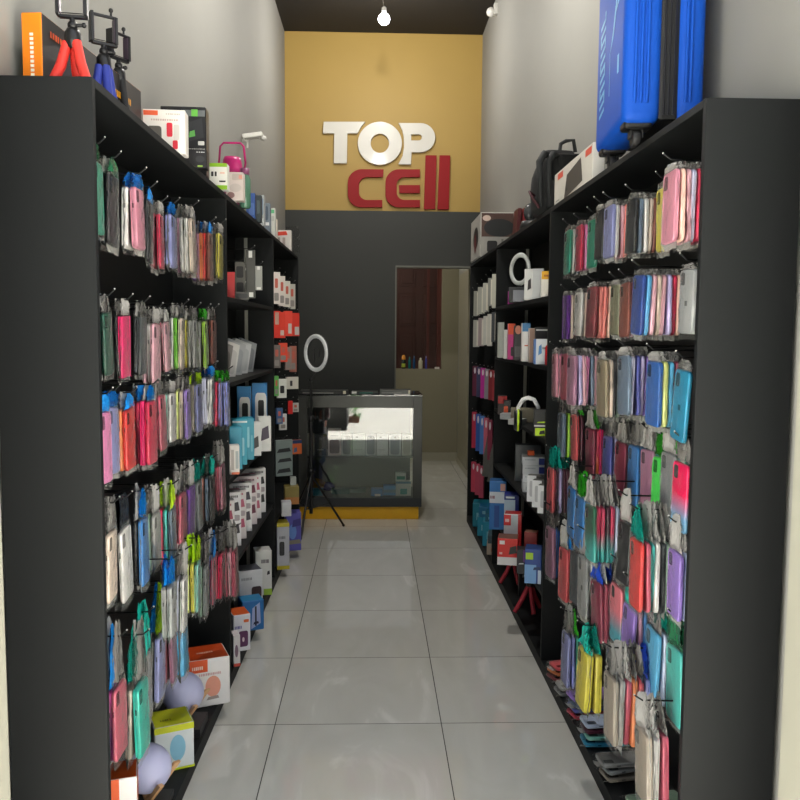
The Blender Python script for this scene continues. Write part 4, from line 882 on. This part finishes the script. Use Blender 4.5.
# fifth compartment
z = Z[1]
gp([
    ('product_box', 'tall blue and white phone box on shelf below watch boxes', 491, 508, 486, 4.36, z, .10, -10, dict(h=.27, col='2470b8', faces={'top': '1c5890'}, decals=[('front', 0, .55, 1, .78, 'd4dce4'), ('front', .65, .8, .95, .95, 'c89888'), ('front', .3, .05, .6, .5, '1c4c94'), ('front', .05, .64, .35, .7, '8c3c4c', 't')])),
    ('product_box', 'blue white box behind the red white box', 506, 521, 488, 4.10, z, .10, -10, dict(h=.245, col='1c2c80', decals=[('front', 0, .4, .75, .9, 'b8ccdc'), ('front', .1, .5, .5, .6, '4c94b4', 't'), ('front', .1, .93, .7, .97, 'e0e4e8')])),
    ('product_box', 'white box with red label resting behind the big red box', 506, 524, 502, 3.86, z, .08, -14, dict(h=.20, col='c8ccd0', faces={'right': 'b01c20', 'top': 'a81c20'}, decals=[('front', 0, .72, .4, .98, 'd83030'), ('front', .08, .8, .32, .88, 'f0d8d8', 't'), ('front', .8, 0, 1, 1, 'c02024'), ('front', .3, .1, .8, .4, '8c6c64', 'o')])),
    ('product_box', 'big red box with white base and shoe like picture', 500, 521, 517, 3.68, z, .10, -12, dict(h=.125, col='d82420', faces={'top': '6c4a3c'}, decals=[('front', 0, 0, 1, .3, 'e0dcdc'), ('front', .1, .78, .35, .92, 'f0e4e4'), ('front', .55, .4, .95, .75, '201c1c', 'p'), ('front', .1, .4, .25, .48, 'f0d8d8', 't')])),
    ('product_box', 'dark purple black box between big red and blue boxes', 520, 529, 532, 3.54, z, .07, -10, dict(h=.11, col='1c1a22', faces={'right': '6c2874'}, decals=[('front', .2, .4, .8, .46, 'c8c8cc', 'p'), ('front', .7, .5, 1, 1, '6c2c7c')])),
    ('product_box', 'blue box with lime label near the phone cases', 528, 545, 533, 3.40, z, .09, -14, dict(h=.15, col='1c4494', faces={'top': '24407c'}, decals=[('front', 0, .0, .7, .55, '78a8dc'), ('front', .05, .7, .5, .9, 'b0dc28'), ('front', .5, .4, .95, .5, '142c60', 'p'), ('front', .8, 0, 1, .4, 'd0dcec')])),
    ('product_box', 'brown open carton lid behind big red box', 527, 540, 517, 3.62, z, .05, -20, dict(h=.17, col='8c2420', faces={'top': '7c5444'})),
])
# red tripods at the bottom
p = at(513, 562, 4.32); tripod(p.x, 4.32, Z[0], '9c2230', 'red', 'dark red mini tripod on the bottom shelf, farther of two', 1.0, 0, .075, .115, False, legs=((-1, -.4), (.3, -.8), (.9, .5)))
p = at(530, 588, 3.86); tripod(p.x, 3.86, Z[0], 'a02434', 'red', 'dark red mini tripod on the bottom shelf, nearer of two', 1.0, 0, .080, .125, False, legs=((-1, -.4), (.1, -.8), (.75, .5)))
carton('product_box', 'slim black box standing between the dark red tripods', 'box', (.80, 4.10, Z[0]), (.08, .03, .17), 0, '16161a', None, [('front', .2, .6, .6, .68, 'b8b8b8', 't')])

# ------------------------------------------------------------------ right far unit
sil = ['silver pack, farthest', 'pale grey pack, second', 'silver white pack, third', 'grey pack, fourth', 'bright white pack, nearest']
sp_ = []
for i, (Y, a_, b_, y0, y1, c) in enumerate([(5.75, 472, 478, 291, 316, '98988e'), (5.5, 476, 483, 287, 314, 'a8a89e'), (5.25, 481, 487, 283, 312, 'b4b4aa'), (5.05, 486, 491, 278, 306, '8c8c86'), (4.85, 490, 497, 274, 308, 'c4c2b4')]):
    sp_.append((Y, a_, b_, y0, y1, c, sil[i] + ' in the upper line of silver packs', [('front', .6, .05, .95, .95, 'd8d4c4')]))
for i, (Y, a_, b_, y0, y1, c) in enumerate([(5.75, 472, 478, 320, 347, 'a4a49c'), (5.5, 477, 483, 318, 346, '9c8c8c'), (5.25, 482, 487, 316, 345, 'bcbcb4'), (5.05, 486, 491, 314, 346, 'c0beb4'), (4.85, 490, 496, 312, 342, '3c4044')]):
    sp_.append((Y, a_, b_, y0, y1, c, ['silver pack, farthest', 'taupe pack, second', 'silver white pack, third', 'cream pack, fourth', 'dark grey pack, nearest'][i] + ' in the second line of silver packs', [('front', .6, .05, .95, .95, 'd0ccc0')]))
hangers(1, UR[2], sp_, 'silver packs hung in the far unit')
sp_ = []
for ln, (yy, hh, cs) in enumerate([(366, 30, ['5c2038', '3c3c5c', 'b42890', '807c84', '7c1c24', '942c34']), (412, 36, ['b8304c', '2c54a0', '4878bc', 'b8586c', '7c2840']), (462, 30, ['c04058', 'b04058', 'a84058'])]):
    nm = {'5c2038': 'plum', '3c3c5c': 'dark indigo', 'b42890': 'magenta', '807c84': 'grey', '7c1c24': 'dark red', '942c34': 'brick red', 'b8304c': 'crimson', '2c54a0': 'royal blue', '4878bc': 'mid blue', 'b8586c': 'dusty pink', '7c2840': 'wine', 'c04058': 'rose red', 'b04058': 'muted rose', 'a84058': 'dark rose'}
    for i, c in enumerate(cs):
        a_ = 472 + i * 4; Y = 5.75 - i * .19
        y0 = yy + (i if ln < 1 else i * 2); y1 = yy + hh + i * (1 if ln < 1 else 3)
        sp_.append((Y, a_, a_ + 5, y0, y1, c, nm[c] + ' wallet case in the ' + ['upper', 'middle', 'lower'][ln] + ' coloured line of the far unit', [('front', .3, .75, .7, .95, 'd0c8cc', 'o')]))
hangers(1, UR[2], sp_, 'wallet cases hung in the far unit', 'wallet_case', 'phone case')
for i, (Y, xx) in enumerate([(5.15, .755), (4.95, .765)]):
    t = thing('grey_pouch', ['dark grey cloth pouch hanging beside the rose wallet cases, farther', 'dark grey cloth pouch hanging above the teal boxes, nearer'][i], 'pouch', (xx, Y, .75), 0, 'dark grey pouches')
    b = MB(); v, f = crumple(.12, .26, 0, .05, True, 60 + i); b.M = Matrix.Rotation(R(60), 4, 'Z'); b.add(v, f, 0, True); b.build('pouch_cloth', mat('5c5c58', .7), t)
    hook(1, UR[2], xx, Y, .747)
for i, (X, Y, z, w_, h_, c, l) in enumerate([(.785, 5.66, .0506, .14, .17, '12788c', 'teal box at the foot of the far unit, farthest of the teal boxes'), (.785, 5.40, .0506, .14, .13, '1484a0', 'teal box under a blue teal one, middle of the teal boxes'), (.785, 5.40, .1812, .12, .07, '166a94', 'blue teal box lying on the middle teal box'), (.785, 5.14, .0506, .14, .16, '1888a4', 'teal box with pale print nearest the cream box'),
                                            (.785, 5.14, .2112, .11, .05, '105c74', 'dark teal box lying on the nearest teal box'), (.78, 4.94, .0506, .13, .07, 'b0a090', 'cream box near the floor with orange stripe'), (.78, 4.94, .1212, .12, .05, '3c5058', 'dark slate box lying on the cream box')]):
    carton('product_box', l, 'box', (X, Y, z), (w_, .14, h_), -10, c, None, [('front', .2, .3, .7, .6, '9cd0dc' if c[0] == '1' else 'c07040', 't')], 'teal boxes in the far unit' if i < 4 else 'boxes near the floor in the far unit')

# flat bagged cases lying on the bottom shelf of the near right unit
def flat(x, y, z, cols, label_where, yaw):
    for i, c in enumerate(cols):
        t = thing('phone_case', f"{c.replace('_', ' ')} phone case lying flat in bag, {['bottom', 'second', 'third', 'top'][i] if i < len(cols) - 1 else 'top'} of {label_where}", 'phone case', (x + random.uniform(-.006, .006), y + random.uniform(-.006, .006), z + .011 + i * .021), 0, 'bagged phone cases lying on the bottom shelf')
        t.rotation_euler = (0, R(-90), R(yaw + random.uniform(-6, 6)))
        t.rotation_mode = 'XYZ'
        link('case_shell', case_mesh(c, 'phone'), t).location = (0, 0, .078)
        link('plastic_bag', bag_me[i % 6], t).location = (0, 0, .078)
flat(.782, 3.10, .0506, ['dark_red', 'orange', 'coral'], 'the red pile by the divider', 20)
flat(.782, 2.96, .0506, ['grey', 'clear'], 'the clear pile past the purple pile', 8)
flat(.782, 2.78, .0506, ['crimson', 'indigo', 'slate', 'purple'], 'the purple pile', 14)
flat(.782, 2.58, .0506, ['aqua_blue', 'mint', 'plum', 'pale_blue'], 'the teal pile', 4)
flat(.782, 2.38, .0506, ['beige', 'grey', 'clear'], 'the clear beige pile', 10)
flat(.782, 2.12, .0506, ['mint', 'coral', 'pale_yellow', 'sage'], 'the green pile', 8)
t = thing('round_tag', 'white round tag with dark scribble at the foot of the lowest cases', 'tag', (.725, 1.90, .12 + .0506))
m = MB(); m.M = Matrix.Rotation(R(78), 4, 'X'); m.lathe([(0, -.002), (.036, -.002), (.037, 0), (.036, .002), (0, .002)], 32)
m.build('disc', mat('e8e6e0', .4), t)
m = MB(); m.tube([(-.02, -.006, .005), (-.008, -.0065, .012), (.004, -.006, .004), (.02, -.006, .008)], .0022, 6); m.build('scribble', mat('2a2620', .5), t)
MB().tube([(0, .004, -.12), (0, .004, .0)], .006, 8).build('tag_post', mat('c8c4bc', .5), t)

# ------------------------------------------------------------------ glass counter
CY = 6.04; cx0, cx1 = at(298, 450, CY).x, at(422, 450, CY).x; cd = .46; ct = at(380, 396, CY).z
t = thing('display_counter', 'dark framed glass display counter with yellow kick board before back wall', 'display counter', (cx0, CY, 0))
W = cx1 - cx0
fm = mat('3f403e', .28, .3, .1, 12)
zk, zf, zs = .125, .165, at(380, 457, CY).z
MB().box(.01, .02, 0, W - .02, cd - .01, zk * .78).build('kick_board', mat('eab018', .4), t, .002)
MB().box(0, 0, zk * .78, W, cd, zf).build('base_frame', mat('25282c', .4), t, .002)
m = MB(); zt0 = at(380, 408, CY).z; pw = at(422, 450, CY).x - at(413, 450, CY).x
m.box(W - pw, 0, zf, W, .05, ct).box(0, 0, zf, pw, .05, ct).box(pw, 0, zt0, W - pw, .03, ct).box(W - pw, .05, zt0, W, cd, ct).box(0, .05, zt0, pw, cd, ct).box(W - pw * .6, cd - .04, zf, W, cd, zt0).box(0, cd - .04, zf, pw * .6, cd, zt0)
m.build('top_frame', fm, t, .002)
MB().box(pw, cd - .02, zf, W - pw, cd - .008, zt0).build('back_panel', mat('3a3e40', .5), t)
MB().box(pw, .012, zf, W - pw, .018, zt0).build('front_glass', GLASS, t)
MB().box(pw, .03, zs - .012, W - pw * .6, cd - .045, zs).build('glass_shelf', mat('1c2022', .3), t)
MB().box(0, .0, ct, W, cd, ct + .008).build('glass_top', GLASS, t)
MB().box(pw, .05, ct - .03, W - pw, cd - .02, ct - .02).build('inner_tray', mat('2a2b2b', .5), t)
# on the counter top
zc = ct + .0086
for i, (xa, xb_, dy, dz, c, l) in enumerate([(301, 348, .10, .028, '1c1d1e', 'long black cable tray at the ring light end of counter top'), (352, 378, .12, .020, '2c3230', 'small dark tester box in the middle of counter top'), (380, 411, .12, .034, '6c6e6a', 'grey card box at the passage end of counter top')]):
    a_, b_ = at(xa, 390, CY + dy).x, at(xb_, 390, CY + dy).x
    carton('counter_box', l, 'box', ((a_ + b_) / 2, CY + dy, zc), (b_ - a_, .12, dz), 0, c, {'top': '3c3e3c'}, [('front', .9, .1, .96, .9, 'e8e0c8'), ('front', .05, .25, .7, .4, 'a8a8a4')] if i != 1 else [('front', .3, .2, .8, .8, '1c5c50'), ('front', .0, .2, .18, .95, 'e0e0da')])
a_ = at(402, 395, CY + .04); carton('paper_slip', 'white paper slip at the front edge of counter top', 'paper', (a_.x, CY + .03, zc), (.12, .05, .004), 0, 'f0eee8')
# phone boxes on the shelf
spx = [(298, 314, 'b4b0a0', None, 'cream phone box behind the stand pole'), (315, 326, '3a3c3c', None, 'dark grey phone box beside the pink tall one'), (328, 341, 'd8c4c0', '5c3c3c', 'pinkish tall phone box with brown phone picture'), (341.5, 352, 'd8d6d2', '58585a', 'white phone box with charcoal phone, beside pink box'),
       (352.5, 365, 'e0e0de', None, 'plain white phone box, left of slate phone one'), (365.5, 376, 'd8d8da', '787e88', 'white phone box with slate phone picture in the middle'), (376.5, 388, 'e2e2e2', None, 'plain white phone box, right of slate phone one'), (389, 401, 'd4d6da', '8c9098', 'pale phone box with wide grey phone picture'), (402, 411.5, 'dcd8cc', 'b0a898', 'cream phone box with beige phone at the passage end')]
for i, (xa, xb_, c, c2, l) in enumerate(spx):
    a_, b_ = at(xa, 445, CY + .06).x, at(xb_, 445, CY + .06).x
    h_ = .165 if i != 2 else .205
    dec = [('front', .12, .06, .88, .92 if i != 2 else .60, c2, 'rr'), ('front', .42, .82, .6, .88, '1c1c1e', 'rr')] if c2 and i != 2 else ([('front', .12, .08, .88, .60, c2, 'rr'), ('front', .2, .72, .8, .76, '8c7474', 't')] if c2 else [('front', .25, .84, .45, .88, '1c1c1e', 'rr'), ('front', .2, .25, .8, .29, 'b4b4b2', 't')])
    carton('phone_box', l, 'box', ((a_ + b_) / 2, CY + .085, zs + E), (b_ - a_, .05, h_), 0, c, None, dec, 'phone boxes on the counter shelf')
# lower compartment goods
zl = zf + E
for i, (xa, xb_, dy, z_, h_, c, dec, l) in enumerate([
    (304, 323, .08, zl, .05, '2c8c98', [], 'teal tray box at the ring light end of lower compartment'), (331, 350, .14, zl, .04, '3c6468', [], 'dark teal case in lower compartment'), (350, 366, .2, zl, .03, '4c6c70', [], 'slate case lying in lower compartment'),
    (371, 383, .07, zl, .055, '3a80c8', [('front', .3, 0, .8, .3, 'd8dcdc')], 'blue box with pale strip in lower compartment'), (383, 396, .10, zl, .075, '3c90d0', [('front', 0, .3, 1, .6, '4c88a8')], 'brighter blue box beside the white stack'),
    (395.5, 411, .09, zl, .11, 'c0ccc4', [('front', .3, .1, .75, .5, '3c9c90'), ('front', .0, .85, 1, 1, '5c8c9c')], 'white and teal carton under the small green label box')]):
    a_, b_ = at(xa, 495, CY + dy).x, at(xb_, 495, CY + dy).x
    carton('small_box', l, 'box', ((a_ + b_) / 2, CY + dy + .035, z_), (b_ - a_ - .004, .07, h_), 0, c, None, dec, 'boxes in the lower counter compartment')
a_, b_ = at(395.5, 480, CY + .1).x, at(406, 480, CY + .1).x
carton('small_box', 'pale box with green label, topmost in lower compartment', 'box', ((a_ + b_) / 2, CY + .13, zl + .1106), (b_ - a_, .06, .065), 0, 'c4d0c4', None, [('front', .12, .2, .9, .6, '2c8c70')], 'boxes in the lower counter compartment')
t = thing('cloth_bundle', 'mustard and purple cloth bundle in the lower compartment by stand leg', 'cloth', (at(318, 495, CY + .25).x, CY + .28, zl))
MB().ball((-.03, 0, .05), .07, 20, sq=(1.3, .9, .7)).build('mustard_cloth', mat('a07818', .8, 0, .2, 20, bump=.6), t); MB().ball((.08, 0, .035), .05, 16, sq=(1, .9, .7)).build('purple_cloth', mat('4c3c90', .8, 0, .2, 20), t)

# ------------------------------------------------------------------ ring light on its stand
RYY = 5.72; px_ = at(311, 450, RYY).x
t = thing('ring_light', 'white ring light on a tall black tripod stand before the counter', 'ring light', (px_, RYY, 0))
bk = mat('121214', .35)
zr = at(316, 353, RYY).z; rr_ = .118
rg = bpy.data.objects.new('tmp', None); bpy.data.objects.remove(rg)
m = MB(); m.M = Matrix.Translation((.035, 0, zr)) @ Matrix.Rotation(R(-48), 4, 'Z'); m.torus((0, 0, 0), rr_, .015, 48, 12, flat=.7); ring = m.build('ring', mat('e4e6e4', .3, emit=.12), t)
m = MB(); m.M = Matrix.Translation((.035, 0, zr)) @ Matrix.Rotation(R(-48), 4, 'Z'); m.torus((0, .009, 0), rr_, .0155, 48, 10, flat=.6); m.build('ring_back', bk, t)
m = MB(); m.box(.015, -.02, zr - .06, .028, .02, zr + .03).box(.055, -.02, zr - .03, .062, .01, zr + .02); m.build('phone_holder', bk, t, .002)
m = MB(); m.tube([(.03, 0, zr - rr_ - .015), (.012, 0, zr - rr_ - .05), (0, 0, zr - rr_ - .07)], .009, 10).ball((.0, 0, zr - rr_ - .07), .016, 12); m.build('tilt_joint', bk, t)
zp = zr - rr_ - .07
m = MB(); m.tube([(0, 0, .12), (0, 0, .8)], .013, 12).tube([(0, 0, .8), (0, 0, zp)], .009, 12); m.build('pole', bk, t)
for z_ in (.42, .8): MB().lathe([(.0, -.02), (.018, -.02), (.019, 0), (.018, .02), (0, .02)], 14, c=(0, 0, z_)).ball((.024, 0, z_), .009, 8).build('collar', bk, t)
tip = at(343, 526, RYY - .0); ft = []
dx = tip.x - px_
for vx, vy in ((dx, .10), (-dx * .75, .17), (-.05, -.28)):
    m = MB(); m.tube([(vx * .06, vy * .06, .38), (vx, vy, .012)], .008, 8)
    l_ = m.build('leg', bk, t)
    m = MB(); m.tube([(vx * .05, vy * .05, .16), (vx * .55, vy * .55, .183)], .005, 8); m.build('brace', bk, l_)
    MB().ball((vx, vy, .0105), .0105, 10).build('foot', mat('1a1a1a', .7), l_)
# ------------------------------------------------------------------ bottles on the passage sill
for i, (x_, h_, r_, c, cc, l) in enumerate([(403.5, .115, .022, '1c2a20', 'd89028', 'dark bottle with tall orange cap, first on the passage sill'), (409.5, .12, .016, '1c7070', '2a8078', 'teal slim bottle beside the orange capped one'), (414, .13, .014, '245080', '3a6a98', 'blue slim bottle in the middle of the passage sill'),
                                            (420.5, .11, .024, 'c8c4ae', 'd8d4c4', 'cream pump bottle on the passage sill'), (426, .13, .012, '4c50a8', '7c80c8', 'violet slim bottle, last on the passage sill')]):
    p = at(x_, 369, YP + .05)
    t = thing('bottle', l, 'bottle', (p.x, YP + .05, wz + E), 0, 'bottles on the passage sill')
    MB().lathe([(r_ * .9, 0), (r_, .004), (r_, h_ * .75), (r_ * .8, h_ * .85), (r_ * .4, h_ * .9)], 20).build('bottle_body', mat(c, .25), t)
    if i == 0:
        m = MB(); m.lathe([(r_ * .95, h_ * .88), (r_ * .95, h_ * 1.1), (r_ * .6, h_ * 1.3), (0, h_ * 1.33)], 18).build('cap', mat(cc, .4), t)
        MB().lathe([(r_ * 1.01, h_ * .15), (r_ * 1.01, h_ * .5)], 20).build('bottle_label', mat('a4b43c', .5), t)
    else: MB().lathe([(r_ * .42, h_ * .88), (r_ * .42, h_ * 1.08), (0, h_ * 1.1)], 14).build('cap', mat(cc, .4), t)
carton('soap_bar', 'small white soap bar at the end of the passage sill', 'soap', (at(437, 369, YP + .05).x, YP + .05, wz + E), (.05, .03, .02), 0, 'e4e0dc')

# ------------------------------------------------------------------ lamps and light
def bulb(x, y, z, label, w):
    t = thing('ceiling_bulb', label, 'lamp', (x, y, z))
    MB().tube([(0, 0, .07), (-.02, 0, ZC - z - .1), (0, 0, ZC - z - .002)], .003, 6).build('cord', mat('8c8a84', .5), t)
    MB().lathe([(.017, .035), (.019, .04), (.019, .075), (.01, .085)], 16).build('lamp_holder', mat('d8d6d0', .4), t)
    MB().ball((0, 0, 0), .042, 24).build('glass_bulb', mat('f4f2ff', .3, emit=30), t)
    ld = bpy.data.lights.new('bulb_light', 'POINT'); ld.energy = w; ld.shadow_soft_size = .06; ld.color = (1, .96, .9)
    lo = bpy.data.objects.new('bulb_light', ld); C.objects.link(lo); lo.parent = t; lo.location = (0, 0, -.11)
p = at(384, 19, 6.05)
bulb(p.x, 6.05, p.z, 'bare glowing white bulb hanging from the black ceiling before gold wall', 34)
bulb(.06, 3.6, 3.75, 'added unseen white bulb hanging over the aisle between the shelves', 95)  # added out of view to light the aisle more evenly
ld = bpy.data.lights.new('passage_fill', 'POINT'); ld.energy = 16; ld.shadow_soft_size = .08; ld.color = (1, .93, .8)
t = thing('added_passage_bulb', 'added unseen bulb on the passage ceiling behind the dark wall', 'lamp', (-.2, 8.1, 2.42))  # unseen bulb added to brighten the passage wall
MB().ball((0, 0, 0), .035, 16).lathe([(.018, .03), (.018, .08)], 12).build('glass_bulb', mat('fff4e0', .3, emit=8), t)
lo = bpy.data.objects.new('passage_fill', ld); C.objects.link(lo); lo.parent = t; lo.location = (0, 0, -.1)
sd = bpy.data.lights.new('sun', 'SUN'); sd.energy = 30; sd.angle = R(.6); sd.color = (1, .98, .95)
so = bpy.data.objects.new('sun', sd); C.objects.link(so); so.rotation_euler = Vector((.5, -.01, .85)).to_track_quat('Z', 'Y').to_euler()
# daylight portal at the shop opening guides the sky light
pd = bpy.data.lights.new('door_portal', 'AREA'); pd.shape = 'RECTANGLE'; pd.size = 1.6; pd.size_y = 3.1; pd.cycles.is_portal = True
po = bpy.data.objects.new('door_portal', pd); C.objects.link(po); po.location = (.05, YF - .15, 1.55); po.rotation_euler = (R(90), 0, 0)
wd = bpy.data.worlds.new('sky'); sc.world = wd; wd.use_nodes = True
nt = wd.node_tree; bg = nt.nodes['Background']
tc = nt.nodes.new('ShaderNodeTexCoord'); sp = nt.nodes.new('ShaderNodeSeparateXYZ'); nt.links.new(tc.outputs['Generated'], sp.inputs[0])
cr = nt.nodes.new('ShaderNodeValToRGB'); cr.color_ramp.elements[0].color = (1, .99, .97, 1); cr.color_ramp.elements[1].color = (.8, .88, 1, 1); cr.color_ramp.elements[1].position = .8
nt.links.new(sp.outputs['Z'], cr.inputs[0]); nt.links.new(cr.outputs[0], bg.inputs[0]); bg.inputs[1].default_value = 1.7
vs_ = sc.view_settings; sc.display_settings.display_device = 'sRGB'
vs_.view_transform = 'Standard'; vs_.look = 'None'; vs_.gamma = 1; vs_.use_curve_mapping = False; vs_.exposure = .06
sc.cycles.transparent_max_bounces = 32; sc.cycles.max_bounces = 8; sc.cycles.diffuse_bounces = 5; sc.cycles.sample_clamp_indirect = 8
